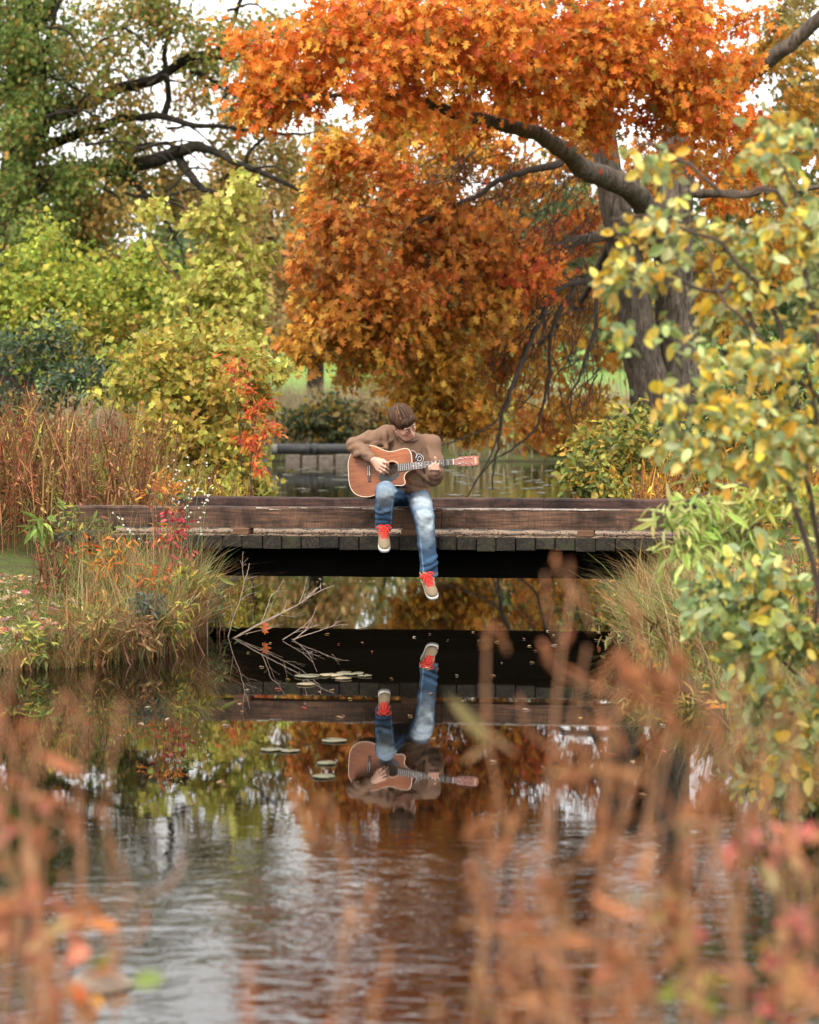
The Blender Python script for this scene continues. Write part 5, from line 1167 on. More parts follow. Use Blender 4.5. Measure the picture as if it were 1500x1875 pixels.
SUM = [(.80, .17, .035, 4), (.78, .27, .06, 2), (.62, .08, .05, 2), (.5, .05, .05, 1)]
shrub('bush', 'dense lime green bush behind the dry brown stalks', 'bush', (120, 43.20), [[(100, 760, 43.20), (70, 560, 43.20), (85, 390, 43.20)], [(150, 700, 43.20), (180, 560, 42.88)], [(60, 720, 43.20), (20, 600, 43.20)], [(200, 700, 43.20), (260, 560, 42.56), (272, 450, 42.56)]],
      [(C(60, 560, 100, 70, 42.56, 1.44), 120, LIME), (C(160, 540, 110, 65, 42.40, 1.44), 140, LIME), (C(240, 540, 80, 60, 42.24, 1.28), 90, LIME), (C(80, 470, 55, 45, 42.88, 0.96), 42, LIME), (C(85, 410, 14, 34, 43.04, 0.32), 12, LIME), (C(262, 470, 28, 34, 42.40, 0.48), 18, LIME), (C(30, 500, 50, 50, 42.88, 0.96), 34, LIME), (C(150, 620, 120, 50, 41.92, 1.28), 110, LIME + VINE), (C(40, 620, 80, 60, 42.24, 1.28), 70, LIME + DKG), (C(260, 620, 80, 60, 41.92, 1.28), 80, LIME + VINE), (C(-60, 560, 90, 120, 42.88, 1.60), 70, LIME)],
      MAPLE, 'maple', LEAFM, 61, m=16, L=.34, spread=.13, leaf=.095)
shrub('bush', 'dark green low bush under the lime green bush', 'bush', (90, 32.50), [[(90, 760, 32.50), (70, 680, 32.50)], [(130, 760, 32.50), (170, 690, 32.50)], [(60, 760, 32.50), (20, 690, 32.50)]],
      [(C(50, 650, 80, 50, 32.24, 0.78), 90, DKG), (C(150, 690, 90, 45, 31.98, 0.78), 90, DKG), (C(240, 720, 70, 40, 31.72, 0.78), 60, DKG + VINE), (C(40, 720, 80, 40, 31.98, 0.78), 60, DKG), (C(90, 600, 60, 30, 32.50, 0.65), 30, DKG + LIME)], OVAL, 'oval', LEAFG, 62, m=13, L=.20, spread=.065, leaf=.07)
shrub('sapling', 'slender sapling with red-brown stem and pale yellow-green leaves', 'tree', (335, 36.98), [[(333, 780, 36.98), (330, 640, 36.98), (348, 540, 36.83), (372, 460, 36.69), (400, 390, 36.54), (445, 315, 36.54)], [(345, 560, 36.83), (300, 480, 36.69), (240, 385, 36.54)], [(360, 490, 36.69), (355, 420, 36.54), (330, 350, 36.54)]],
      [(C(405, 420, 40, 60, 36.40, 0.58), 50, PALEY), (C(430, 350, 28, 30, 36.40, 0.43), 18, PALEY), (C(390, 510, 60, 50, 36.25, 0.72), 66, PALEY), (C(420, 580, 50, 45, 36.10, 0.72), 54, PALEY), (C(350, 520, 40, 40, 36.54, 0.58), 30, PALEY + LIME), (C(270, 385, 42, 12, 36.54, 0.29), 10, PALEY), (C(350, 610, 60, 40, 36.10, 0.72), 44, PALEY + VINE), (C(490, 450, 14, 34, 36.25, 0.29), 9, PALEY), (C(450, 520, 26, 30, 36.10, 0.43), 16, PALEY)],
      MAPLE, 'maple', LEAFM, 63, m=10, L=.24, spread=.09, droop=.45, leaf=.11, bk=B_RED, r0=.028)
shrub('vine_thicket', 'tangle of golden grape-like vine leaves by the far left end of the footbridge', 'bush', (380, 27.36), [[(390, 860, 27.36), (400, 760, 27.60), (390, 660, 27.84)], [(360, 860, 27.36), (320, 740, 27.84)], [(420, 880, 27.12), (440, 800, 27.36), (430, 720, 27.36)], [(340, 860, 27.60), (280, 740, 28.08)]],
      [(C(330, 690, 90, 60, 27.84, 0.84), 130, VINE), (C(390, 640, 70, 55, 28.08, 0.72), 90, VINE + PALEY), (C(400, 740, 70, 65, 27.48, 0.72), 120, VINE), (C(350, 770, 80, 60, 27.36, 0.72), 110, VINE), (C(420, 820, 55, 60, 27.12, 0.60), 95, VINE), (C(440, 870, 40, 40, 27.00, 0.48), 60, VINE + PALEY), (C(270, 670, 70, 50, 28.32, 0.72), 70, VINE + LIME), (C(230, 700, 60, 30, 28.08, 0.60), 30, PALEY), (C(460, 700, 24, 40, 27.36, 0.36), 26, VINE), (C(390, 880, 50, 30, 26.88, 0.36), 44, PALEY + VINE), (C(340, 850, 60, 40, 27.12, 0.48), 50, VINE)],
      MAPLE, 'maple', LEAFM, 64, m=12, L=.21, spread=.08, droop=.5, leaf=.078)
shrub('yellow_branch_shrub', 'thin arching shrub of soft yellow round leaves beside the vine tangle', 'bush', (430, 28.32), [[(430, 760, 28.32), (440, 680, 28.08), (480, 650, 27.84), (530, 668, 27.60), (556, 682, 27.60)]], [(C(480, 650, 30, 12, 27.84, 0.24), 14, PALEY), (C(525, 668, 30, 12, 27.60, 0.24), 12, PALEY), (C(450, 640, 22, 24, 27.96, 0.24), 12, PALEY)], MAPLE, 'maple', LEAFM, 65, m=6, L=.10, spread=.04, droop=.6, leaf=.095, r0=.010)
shrub('sumac', 'small sumac with flame orange and scarlet leaflets at the pond edge', 'bush', (455, 26.68), [[(460, 850, 26.57), (468, 780, 26.33), (470, 745, 26.22)], [(465, 840, 26.57), (490, 800, 26.22)], [(440, 800, 26.57), (430, 710, 26.33)]],
      [(C(470, 752, 24, 18, 26.10, 0.23), 12, SUM), (C(495, 790, 20, 16, 26.10, 0.23), 9, SUM), (C(465, 810, 28, 24, 26.10, 0.29), 12, SUM), (C(430, 690, 16, 14, 26.22, 0.23), 4, SUM), (C(420, 665, 14, 10, 26.22, 0.17), 3, SUM), (C(480, 840, 12, 18, 26.10, 0.17), 4, SUM), (C(445, 720, 20, 12, 26.22, 0.23), 4, SUM)], LANCE, 'lance', LEAFM, 66, m=10, L=.12, spread=.035, droop=.5, leaf=.075, r0=.012)
# far bank
FB = [(.10, .13, .05, 3), (.06, .08, .035, 3), (.46, .30, .06, 1.6), (.36, .24, .06, 1)]
shrub('bush', 'dark bush flecked with yellow leaves on the far bank above the pipe', 'bush', (585, 64), [[(585, 800, 64), (570, 760, 64)], [(600, 800, 64), (625, 755, 64)]], [(C(555, 770, 45, 30, 63.6, .8), 60, FB), (C(610, 765, 50, 36, 63.6, .8), 80, FB), (C(640, 785, 40, 25, 63.6, .8), 40, FB)], SIMPLE, 'simple', LEAFM, 67, m=13, L=.35, spread=.12, leaf=.15, rk=.01)
shrub('bush', 'soft yellow-green willow bush on the far bank beside the meadow', 'bush', (690, 78), [[(690, 760, 78), (680, 690, 78)], [(700, 760, 78), (720, 690, 78)]], [(C(690, 690, 55, 55, 77.5, 1.5), 120, LIME + PALEY), (C(730, 660, 40, 60, 77.5, 1.5), 70, LIME), (C(660, 730, 45, 35, 77, 1.2), 60, LIME + PALEY)], SIMPLE, 'simple', LEAFM, 68, m=14, L=.5, spread=.2, leaf=.17, rk=.012)
shrub('bush', 'brownish tall weeds bush behind the head of the seated person', 'bush', (690, 64), [[(690, 800, 64), (680, 760, 64)], [(710, 800, 64), (720, 760, 64)]], [(C(680, 770, 45, 30, 63.6, .8), 60, [(.34, .24, .10), (.26, .2, .08), (.2, .13, .06)]), (C(730, 780, 60, 28, 63.6, .8), 70, [(.34, .24, .10), (.3, .26, .08), (.16, .17, .06)])], SIMPLE, 'simple', LEAFM, 69, m=13, L=.35, spread=.12, leaf=.15, rk=.01)
for q, (px, Y, pal, lab) in enumerate([(820, 66, VINE + FB, 'olive and gold bush on the far bank past the guitar headstock'), (930, 66, LIME + VINE, 'yellow-green bush on the far bank under the hanging twigs'), (1040, 64, VINE + FB, 'mixed gold bush on the far bank in line with the grey trunks')]):
    shrub('bush', lab, 'bush', (px, Y), [[(px, 800, Y), (px - 10, 750, Y)], [(px + 15, 800, Y), (px + 25, 755, Y)]], [(C(px - 20, 775, 60, 40, Y, 1), 100, pal), (C(px + 40, 780, 55, 40, Y, 1), 90, pal)], SIMPLE, 'simple', LEAFM, 70 + q, m=13, L=.4, spread=.14, leaf=.16, rk=.01)
# right bank, under the orange oak
RB = [(.16, .20, .05, 3), (.30, .30, .06, 3), (.46, .36, .07, 2), (.50, .26, .05, 1), (.08, .12, .04, 1)]
shrub('bush', 'green and gold low bush at the foot of the twin trunks', 'bush', (1130, 25.5), [[(1130, 860, 25.5), (1110, 820, 25.4)], [(1150, 860, 25.5), (1170, 800, 25.4)], [(1110, 880, 25.4), (1070, 860, 25.2)]],
      [(C(1090, 850, 60, 34, 25.2, .5), 80, RB), (C(1150, 830, 60, 50, 25.4, .6), 90, RB), (C(1060, 880, 50, 22, 25, .4), 44, RB), (C(1180, 790, 40, 50, 25.6, .5), 44, RB), (C(1140, 890, 70, 20, 24.8, .5), 50, RB), (C(1090, 800, 40, 40, 26, .5), 26, VINE)], OVAL, 'oval', LEAFM, 74, m=10, L=.17, spread=.055, leaf=.075)
shrub('bush', 'grey green bush beyond the right end of the footbridge', 'bush', (1330, 23), [[(1330, 860, 23), (1300, 780, 23)], [(1350, 860, 23), (1400, 760, 23)], [(1340, 850, 23), (1350, 730, 23)]],
      [(C(1310, 800, 80, 70, 22.8, .7), 110, DKG + RB), (C(1410, 770, 90, 90, 22.8, .8), 130, DKG + RB), (C(1300, 880, 80, 40, 22.4, .5), 70, RB), (C(1420, 880, 90, 50, 22.4, .6), 80, RB), (C(1380, 680, 80, 70, 23.2, .7), 70, DKG + LIME)], OVAL, 'oval', LEAFM, 75, m=10, L=.18, spread=.06, leaf=.075)

# ------------------------------------------------ shrub with yellow oval leaves, close on the right (out of focus)
OVY = [(.30, .36, .14, 2.0), (.48, .48, .15, 3), (.82, .48, .05, 3), (.74, .54, .11, 3), (.54, .58, .26, 2.4), (.20, .26, .10, .8)]
OVG = [(.28, .36, .16, 3), (.42, .50, .18, 3), (.68, .52, .10, 2.2), (.18, .25, .10, .8)]
shrub('yellow_leaf_shrub', 'tall shrub with yellow and grey-green oval leaves leaning in over the right bank', 'bush', (1640, 8.6), [[(1600, 1000, 8.6), (1540, 800, 8.6), (1440, 660, 8.6), (1360, 580, 8.5), (1310, 510, 8.5), (1285, 440, 8.5)], [(1620, 900, 8.6), (1560, 620, 8.6), (1490, 440, 8.6), (1430, 320, 8.6), (1400, 260, 8.6)], [(1480, 700, 8.6), (1400, 690, 8.5), (1300, 720, 8.5), (1200, 745, 8.4)], [(1400, 620, 8.6), (1330, 540, 8.5), (1230, 520, 8.5), (1120, 512, 8.5)], [(1440, 650, 8.6), (1330, 440, 8.5), (1200, 395, 8.5), (1120, 400, 8.5)], [(1500, 460, 8.6), (1330, 360, 8.5), (1210, 290, 8.5), (1165, 255, 8.5)], [(1600, 1000, 8.6), (1500, 830, 8.5), (1380, 800, 8.4), (1250, 800, 8.4)]],
      [(C(1190, 300, 34, 50, 8.5, .15), 11, OVY), (C(1180, 400, 70, 30, 8.5, .15), 16, OVY), (C(1145, 510, 50, 24, 8.5, .15), 14, OVY), (C(1240, 480, 40, 40, 8.5, .2), 11, OVY), (C(1340, 430, 80, 60, 8.5, .35), 28, OVY), (C(1420, 280, 60, 80, 8.6, .25), 40, OVY), (C(1470, 420, 50, 90, 8.6, .25), 40, OVY), (C(1380, 540, 80, 60, 8.5, .35), 28, OVY), (C(1310, 640, 60, 50, 8.5, .3), 19, OVY), (C(1420, 650, 80, 60, 8.5, .35), 34, OVY), (C(1230, 640, 30, 50, 8.5, .15), 6, OVG), (C(1230, 745, 50, 24, 8.4, .15), 16, OVY), (C(1330, 740, 70, 40, 8.4, .3), 26, OVY), (C(1440, 760, 70, 60, 8.5, .25), 42, OVY), (C(1280, 820, 50, 40, 8.4, .2), 16, OVY), (C(1400, 850, 90, 50, 8.4, .2), 42, OVY), (C(1500, 560, 40, 120, 8.6, .25), 42, OVY), (C(1150, 640, 14, 30, 8.4, .1), 5, OVG)],
      OVAL, 'oval', LEAFG, 81, m=5, L=.06, spread=.024, droop=.25, leaf=.048, pick_n=300, r0=.012, rk=.004)
ELD = [(.38, .48, .11, 3), (.50, .56, .16, 3), (.60, .58, .20, 2.5), (.28, .38, .09, 1.2)]
shrub('elder_shrub', 'fresh lime green long-leaved shrub hanging over the right end of the footbridge', 'bush', (1560, 11.5), [[(1540, 1010, 11.4), (1450, 910, 11.2), (1340, 900, 11.0), (1240, 930, 10.9), (1190, 960, 10.8)], [(1500, 960, 11.3), (1400, 960, 11), (1310, 980, 10.9)]],
      [(C(1215, 930, 40, 22, 10.8, .12), 13, ELD), (C(1290, 930, 60, 30, 10.9, .15), 24, ELD), (C(1265, 1000, 26, 34, 10.8, .1), 11, ELD), (C(1380, 920, 70, 40, 11, .2), 32, ELD + PALEY), (C(1460, 900, 60, 50, 11.1, .2), 26, PALEY + ELD), (C(1350, 990, 60, 30, 11, .15), 17, ELD)], LANCE, 'lance', LEAFG, 82, m=6, L=.10, spread=.03, droop=.4, leaf=.085, pick_n=250, r0=.010, rk=.004)
shrub('waterside_shrub', 'dull green and yellow leaved shrub low on the right bank above the water', 'bush', (1520, 9.8), [[(1500, 1300, 9.7), (1440, 1180, 9.6), (1400, 1080, 9.5)], [(1490, 1350, 9.7), (1420, 1320, 9.5), (1340, 1250, 9.4)], [(1500, 1280, 9.7), (1350, 1130, 9.5), (1290, 1080, 9.4)]],
      [(C(1340, 1090, 70, 40, 9.5, .2), 36, OVG), (C(1430, 1060, 70, 50, 9.5, .2), 34, OVY + OVG), (C(1360, 1180, 60, 50, 9.4, .2), 30, OVG), (C(1450, 1170, 60, 70, 9.5, .2), 40, OVY + OVG), (C(1400, 1270, 60, 60, 9.4, .2), 34, OVG), (C(1460, 1330, 50, 60, 9.4, .2), 30, OVY), (C(1290, 1130, 40, 40, 9.4, .15), 14, OVG), (C(1440, 1420, 70, 50, 9.5, .2), 36, OVY), (C(1485, 1500, 40, 50, 9.5, .2), 20, OVY)], OVAL, 'oval', LEAFG, 83, m=6, L=.07, spread=.028, droop=.3, leaf=.058, pick_n=250, r0=.010, rk=.004)
YST = [(.50, .42, .12, 3), (.38, .40, .12, 3), (.58, .40, .10, 2), (.46, .26, .10, 1)]
shrub('dogwood', 'thin orange-stemmed shrub with pale yellow leaves dipping toward the water', 'bush', (1530, 13.4), [[(1500, 1390, 13.3), (1400, 1352, 13.2), (1290, 1350, 13.1), (1200, 1385, 13.0)], [(1480, 1370, 13.3), (1330, 1300, 13.2), (1225, 1270, 13.1)], [(1470, 1390, 13.3), (1300, 1400, 13.1), (1190, 1352, 13.0), (1120, 1352, 13)], [(1480, 1380, 13.3), (1380, 1280, 13.2), (1240, 1290, 13.1), (1150, 1262, 13)], [(1480, 1400, 13.3), (1440, 1450, 13.1), (1330, 1470, 13)]],
      [(C(1250, 1290, 70, 24, 13.1, .15), 22, YST), (C(1180, 1340, 50, 26, 13, .15), 15, YST), (C(1330, 1340, 90, 40, 13.1, .2), 26, YST), (C(1440, 1400, 60, 60, 13.2, .2), 50, YST), (C(1160, 1290, 24, 24, 13, .1), 8, YST), (C(1280, 1440, 70, 40, 13, .15), 13, YST), (C(1440, 1320, 60, 40, 13.2, .2), 30, YST), (C(1440, 1470, 70, 60, 13.1, .2), 46, YST)], LANCE, 'lance', LEAFM, 84, m=4, L=.10, spread=.03, droop=.2, leaf=.06, pick_n=150, bk=B_STRAW, r0=.008, rk=.003)

# ================================================================== grass and weeds
def land_pts(rg, n, x0, x1, y0, y1, f=None):
    x = rg.uniform(x0, x1, n); y = rg.uniform(y0, y1, n); k = water_dist(x, y) > .03
    if f is not None: k &= f(x, y)
    x, y = x[k], y[k]; return np.stack([x, y, ground_z(x, y) - .01], 1)
def off_bridge(x, y):
    u = x * math.cos(-BR_ROT) - (y - 18.4) * math.sin(-BR_ROT); v = x * math.sin(-BR_ROT) + (y - 18.4) * math.cos(-BR_ROT)
    return ~((v > -.12) & (v < 2.1) & (u > -2.85) & (u < 3.05))
GRN = [(.16, .20, .05, 3), (.24, .25, .07, 3), (.10, .14, .035, 2), (.38, .31, .13, 2)]
STR = [(.44, .31, .15, 4), (.36, .23, .10, 3), (.50, .38, .20, 2), (.24, .22, .07, 2), (.28, .14, .06, 2)]
RUSTG = [(.30, .125, .055, 4), (.24, .09, .04, 3), (.38, .20, .08, 3), (.42, .27, .09, 2), (.20, .17, .06, 1)]
rg = np.random.default_rng(90)
b = land_pts(rg, 26000, -3.6, -1.3, 14.3, 18.3, off_bridge); n = len(b)
blades('turf', b, rg.uniform(.03, .10, n), rg.normal(0, .04, (n, 2)), .006, pick(rg, GRN, n), DRYM, None, rg, 3).__setitem__('label', 'short green turf on the left bank before the footbridge')
# tall straw grass on the tip of the left bank
def tuft(rg, n, cx, cy, sx, sy): return np.stack([rg.normal(cx, sx, n), rg.normal(cy, sy, n)], 1)
def grassy(name, lab, spots, hr, wr, pal, seed, lean=.22, out=(0, 0), mat=DRYM, segs=5):
    rg = np.random.default_rng(seed); xy = np.concatenate([tuft(rg, k, cx, cy, sx, sy) for cx, cy, sx, sy, k in spots]); d = water_dist(xy[:, 0], xy[:, 1]); k = (d > -.02) & off_bridge(xy[:, 0], xy[:, 1]); xy = xy[k]
    base = np.stack([xy[:, 0], xy[:, 1], np.maximum(ground_z(xy[:, 0], xy[:, 1]), 0) - .01], 1); n = len(base); h = rg.uniform(*hr, n) * rg.lognormal(0, .15, n)
    ln = rg.normal(0, lean, (n, 2)) * h[:, None] + np.array(out) * h[:, None] * rg.uniform(0, 1.3, (n, 1))
    o = blades(name, base, h, ln, rg.uniform(wr[0], wr[1], n), pick(rg, pal, n), mat, None, rg, segs); tag(o, lab, 'grass'); return o
grassy('tall_grass', 'tall straw-coloured grass on the tip of the left bank', [(-1.78, 17.6, .16, .3, 909), (-1.95, 17.2, .2, .4, 909), (-1.62, 16.9, .10, .25, 630), (-2.2, 17.7, .2, .2, 350), (-1.75, 16.3, .14, .4, 630), (-1.72, 15.6, .14, .3, 420)], (.28, .66), (.005, .012), STR + GRN[:2], 91, .34, (.10, -.05))
grassy('tall_grass', 'drooping grass fringe hanging to the water from the left bank', [(-1.50, 17.2, .06, .4, 489), (-1.52, 16.5, .07, .4, 630), (-1.70, 15.5, .07, .25, 350), (-1.95, 15.05, .18, .10, 420)], (.22, .5), (.004, .010), STR + RUSTG, 92, .5, (.40, -.2))
grassy('tall_grass', 'matted grass trailing into the water along the front of the left bank', [(-2.2, 14.84, .35, .06, 909), (-3.0, 14.66, .4, .07, 909), (-1.75, 15.2, .08, .2, 350)], (.06, .18), (.004, .009), GRN + STR + RUSTG, 96, .6, (.05, -.75))
grassy('tall_grass', 'green and straw grass tussocks on the right bank below the footbridge', [(1.62, 17.3, .12, .35, 909), (1.75, 16.6, .16, .4, 1120), (1.6, 15.7, .12, .4, 1050), (1.75, 14.7, .15, .4, 909), (2.1, 16.0, .25, .7, 979), (2.0, 17.6, .2, .3, 630), (1.95, 13.6, .15, .4, 489)], (.18, .5), (.006, .014), GRN + STR, 93, .55, (-.22, -.08))
grassy('tall_grass', 'rust and straw sedge at the right end of the footbridge', [(1.95, 17.9, .12, .2, 489), (2.2, 17.8, .2, .2, 350), (1.62, 16.4, .06, .2, 182)], (.3, .62), (.005, .011), STR + RUSTG, 94, .38, (-.1, -.1))
grassy('tall_grass', 'straw and green grass under the yellow leaved shrub on the right bank', [(1.85, 8.2, .12, .8, 900), (1.8, 10, .12, .9, 1100), (1.85, 11.8, .13, .8, 1000)], (.16, .42), (.004, .009), GRN + STR, 97, .5, (-.15, -.05))
grassy('meadow_grass', 'pale tan meadow grass on the far bank above the pipe', [(-2.2, 68, 2.6, 2.4, 5000), (1.5, 70, 3, 3, 4000), (5, 69, 3, 3, 3000), (-6, 70, 3, 3, 3000)], (.6, 1.35), (.02, .045), [(.42, .34, .20), (.46, .36, .24), (.34, .32, .14), (.40, .28, .18)], 95, .2, (0, 0), DRYM, 3)
# broad-leaved weeds on the left bank, each a plant of its own
WEED = [(.16, .22, .06, 3), (.25, .28, .07, 3), (.44, .38, .09, 1.5), (.30, .13, .06, 1), (.12, .15, .06, 2)]
def weed(name, lab, px, py, Y, hpx, wpx, pal, seed, tm=LANCE, tk='lance', leaf=.06, ns=5, m=5, k=8, mat=LEAFM, cat='plant', bk=None):
    x0 = (px - 750) / FPX * Y
    rg = np.random.default_rng(seed); stems = [[(px + rg.normal(0, wpx * .3), py - hpx * .5, Y + rg.normal(0, .05)), (px + rg.normal(0, wpx * .5), py - hpx * rg.uniform(.75, 1.05), Y + rg.normal(0, .08))] for _ in range(ns)]
    return shrub(name, lab, cat, (px, Y), stems, [(C(px, py - hpx * .55, wpx, hpx * .5, Y, .12), k * ns, pal)], tm, tk, mat, seed, m=m, L=.06, spread=.02, droop=.15, leaf=leaf, r0=.005, rk=.003, bk=bk or B_RED)
ws = [('green lance-leaved weed at the water line of the left bank', 190, 1178, 15.2, 60, 40, WEED, 101), ('reddish weed beside the straw grass on the left bank', 255, 1130, 15.9, 110, 40, WEED + RED, 102), ('low leafy weed near the left bank corner', 110, 1190, 15.0, 50, 45, WEED, 103), ('russet leafy weed on the slope under the kerb end', 215, 1060, 16.8, 90, 36, WEED + RUST, 104), ('grey leaved weed hanging above the water on the left bank', 275, 1160, 15.5, 80, 24, [(.15, .18, .13), (.2, .22, .15), (.11, .13, .09)], 105), ('dark leafy weed standing before the chamfered kerb end', 150, 990, 18.0, 60, 30, WEED, 106), ('small bushy weed with tiny leaves under the footbridge corner', 395, 1150, 16.9, 70, 26, [(.12, .16, .06), (.18, .22, .08), (.3, .3, .12)], 107), ('olive weed with yellow leaves at the left water edge', 310, 1165, 15.6, 60, 24, WEED + VINE, 108)]
ws += [('yellowing weed with drooping leaves amid the straw grass tip', 345, 1120, 16.4, 110, 30, WEED + VINE, 112), ('brown curled weed leaning from the left bank over its reflection', 235, 1185, 15.1, 70, 34, [(.3, .16, .07), (.22, .11, .05), (.36, .26, .1)], 113), ('tall rusty weed rising between straw blades before the kerb beam', 300, 1010, 17.2, 130, 26, RUST + WEED, 114), ('pale green weed tuft at the outer corner of the left bank', 40, 1200, 14.8, 60, 40, WEED + PALEY, 115), ('maroon stemmed weed near the kerb end and fallen leaves', 175, 1040, 17.2, 70, 30, WEED + RED, 116), ('light green weed among the right bank tussocks', 1180, 1150, 16.4, 60, 30, WEED + LIME, 117), ('straw brown weed drooping from the right bank', 1150, 1215, 15.2, 70, 30, [(.34, .2, .09), (.4, .3, .13), (.2, .2, .07)], 118), ('mixed yellow weed by the dogwood stems', 1230, 1230, 14.6, 90, 34, WEED + VINE, 119)]
for lab, px, py, Y, h, w_, pal, sd_ in ws: weed('leafy_weed', lab, px, py, Y, h, w_, pal, sd_)
weed('red_creeper', 'crimson-leaved creeper climbing the straw grass by the footbridge', 312, 1100, 17.0, 160, 18, [(.50, .05, .06, 3), (.58, .10, .07, 2), (.36, .04, .05, 2)], 109, OVAL, 'oval', .036, 6, 5, 9, LEAFG)
weed('iris_clump', 'upright green blades beside the chamfered kerb end', 78, 985, 18.3, 60, 6, [(.20, .30, .06), (.3, .36, .08)], 110, LANCE, 'lance', .16, 3, 2, 3)
weed('leafy_weed', 'orange-red seedling under the grass on the right bank', 1150, 1130, 17.2, 50, 24, [(.5, .16, .05), (.4, .12, .05), (.3, .2, .06)], 111, OVAL, 'oval', .05, 4, 4, 6)
# white asters
def aster():
    rg = np.random.default_rng(120); x0, y0 = (345 - 750) / FPX * 17.6, 17.6; z0 = gz(x0, y0)
    root = empty('aster_plant', (x0, y0, z0), 'white aster in bloom among the straw grass by the kerb', 'flower'); stems = []; heads = []
    for tip in [(380, 822), (388, 868), (345, 840), (330, 865), (345, 905), (375, 920), (318, 850), (215, 950)]:
        a = np.array([x0 + rg.normal(0, .04), y0 + rg.normal(0, .05), z0]); t = P(*tip, 17.5 + rg.normal(0, .08)); mid = a * .45 + t * .55 + np.array([-.03, 0, .04]); c = catmull([a, mid, t], 8); stems.append((c, np.linspace(.004, .0015, len(c))))
        for _ in range(10):
            i = rg.integers(11, len(c)); s = c[i]; e = s + rg.normal(0, .018, 3) + np.array([0, -.01, .02]); stems.append((np.array([s, (s + e) / 2 + [0, 0, .004], e]), [.0015, .0012, .001])); heads.append(e)
    V, L_, S_ = tubes(stems, 4); o = link('stem', fastmesh('stem', V, L_, S_), plain('aster_stem', (.16, .19, .08), .8), root, True)
    PV = []; PF = []; CV = []; CF = []
    vv = []; ff = []
    for q in range(9):
        a = 2 * math.pi * q / 9; b0 = len(vv); ca, sa = math.cos(a), math.sin(a)
        vv += [(ca * .001, sa * .001, 0), (ca * .006 - sa * .0022, sa * .006 + ca * .0022, .001), (ca * .0115, sa * .0115, .002), (ca * .006 + sa * .0022, sa * .006 - ca * .0022, .001)]; ff.append((b0, b0 + 3, b0 + 2, b0 + 1))
    me = bpy.data.meshes.new('flower'); me.from_pydata(vv, [], ff); me.update(); me.materials.append(plain('aster_white', (.66, .66, .62), .7))
    me2 = bpy.data.meshes.new('flower_centre'); v, f = box((-.003, -.003, 0), (.003, .003, .004), .001); me2.from_pydata(v, [], f); me2.update(); me2.materials.append(plain('aster_yellow', (.62, .42, .08), .8))
    inv = WORLD(root).inverted()
    for e in heads:
        q = Vector((rg.normal(0, .4), -.8, rg.normal(.6, .3))).normalized().to_track_quat('Z', 'Y'); o = bpy.data.objects.new('flower', me); COL.objects.link(o); o.parent = root; o.matrix_parent_inverse = inv
        s_ = rg.uniform(.6, .9); o.matrix_basis = Matrix.Translation(Vector(e)) @ q.to_matrix().to_4x4() @ Matrix.Scale(s_, 4)
        c = bpy.data.objects.new('flower_centre', me2); COL.objects.link(c); c.parent = o
aster()
# dry rust-brown stalks with seed spikes behind the left bank: too many to count
def stalk_mass(name, lab, n, xr, yr, hr, pal, seed, spike=.3, f=None, thick=.005):
    rg = np.random.default_rng(seed); b = land_pts(rg, n, *xr, *yr, f); n = len(b); paths = []; col = []
    h = rg.uniform(*hr, n); ln = rg.normal(0, .18, (n, 2)) * h[:, None]; c = pick(rg, pal, n, .25)
    for i in range(n):
        t = np.linspace(0, 1, 6); p = b[i] + np.stack([ln[i, 0] * t ** 1.6, ln[i, 1] * t ** 1.6, h[i] * t], 1)
        r = np.array([.6, .6, .6, 1.5, 1.3, .3]) * thick * (1 if rg.random() < spike * 2 else .6); paths.append((p, r)); col.append(np.repeat(c[i][None], 24, 0))
        for _ in range(3):
            k = rg.integers(2, 5); d = np.array([rg.normal(0, .09), rg.normal(0, .06), rg.uniform(.05, .16)]); q = p[k] + d * np.linspace(0, 1, 3)[:, None]; paths.append((q, np.array([.4, .7, .25]) * thick)); col.append(np.repeat(c[i][None] * .9, 12, 0))
    V, L_, S_ = tubes(paths, 4, False); o = link(name, fastmesh(name, V, L_, S_, np.concatenate(col)), DRYM, None); tag(o, lab, 'weeds', kind='stuff')
    m = 14; bb = np.repeat(b, m, 0); hh = np.repeat(h, m); u = rg.uniform(.15, .95, n * m); pos = bb + np.stack([np.repeat(ln[:, 0], m) * u ** 1.6, np.repeat(ln[:, 1], m) * u ** 1.6, hh * u], 1) + rg.normal(0, .025, (n * m, 3))
    o2 = leaves(name.replace('stalks', 'stalk_leaves'), LANCE, pos, rg.normal(0, 1, (n * m, 3)) + [0, 0, -.2], rg.normal(0, 1, (n * m, 3)) + [0, -.4, .4], .055 * rg.lognormal(0, .3, n * m), np.repeat(c, m, 0) * rg.lognormal(0, .3, (n * m, 1)), DRYM, None); tag(o2, lab.replace('stalks', 'leaves'), 'weeds')
stalk_mass('dry_stalks', 'rust-brown dry loosestrife stalks massed behind the left end of the footbridge', 900, (-4.4, -2.2), (20.3, 23.4), (.5, 1.32), RUSTG + [(.42, .20, .12, 2), (.46, .33, .10, 1.5), (.22, .2, .07, 1)], 130, f=lambda x, y: RNG.random(len(x)) < np.clip((-1.9 - x) / .8, .1, 1))
stalk_mass('dry_stalks', 'rusty seed stalks beside the straw grass on the left bank', 70, (-2.75, -1.75), (17.5, 18.2), (.25, .5), [(.26, .10, .05), (.2, .08, .04), (.16, .17, .06)], 131, f=off_bridge)
stalk_mass('dry_stalks', 'orange-brown dry stalks past the right end of the footbridge', 260, (2.0, 3.6), (20.6, 24), (.5, 1.0), RUSTG + GOLD, 132)
stalk_mass('dry_stalks', 'brown weed stalks on the far left bank under the vines', 260, (-3.2, -1.6), (21, 25), (.4, .9), RUSTG + VINE, 133)

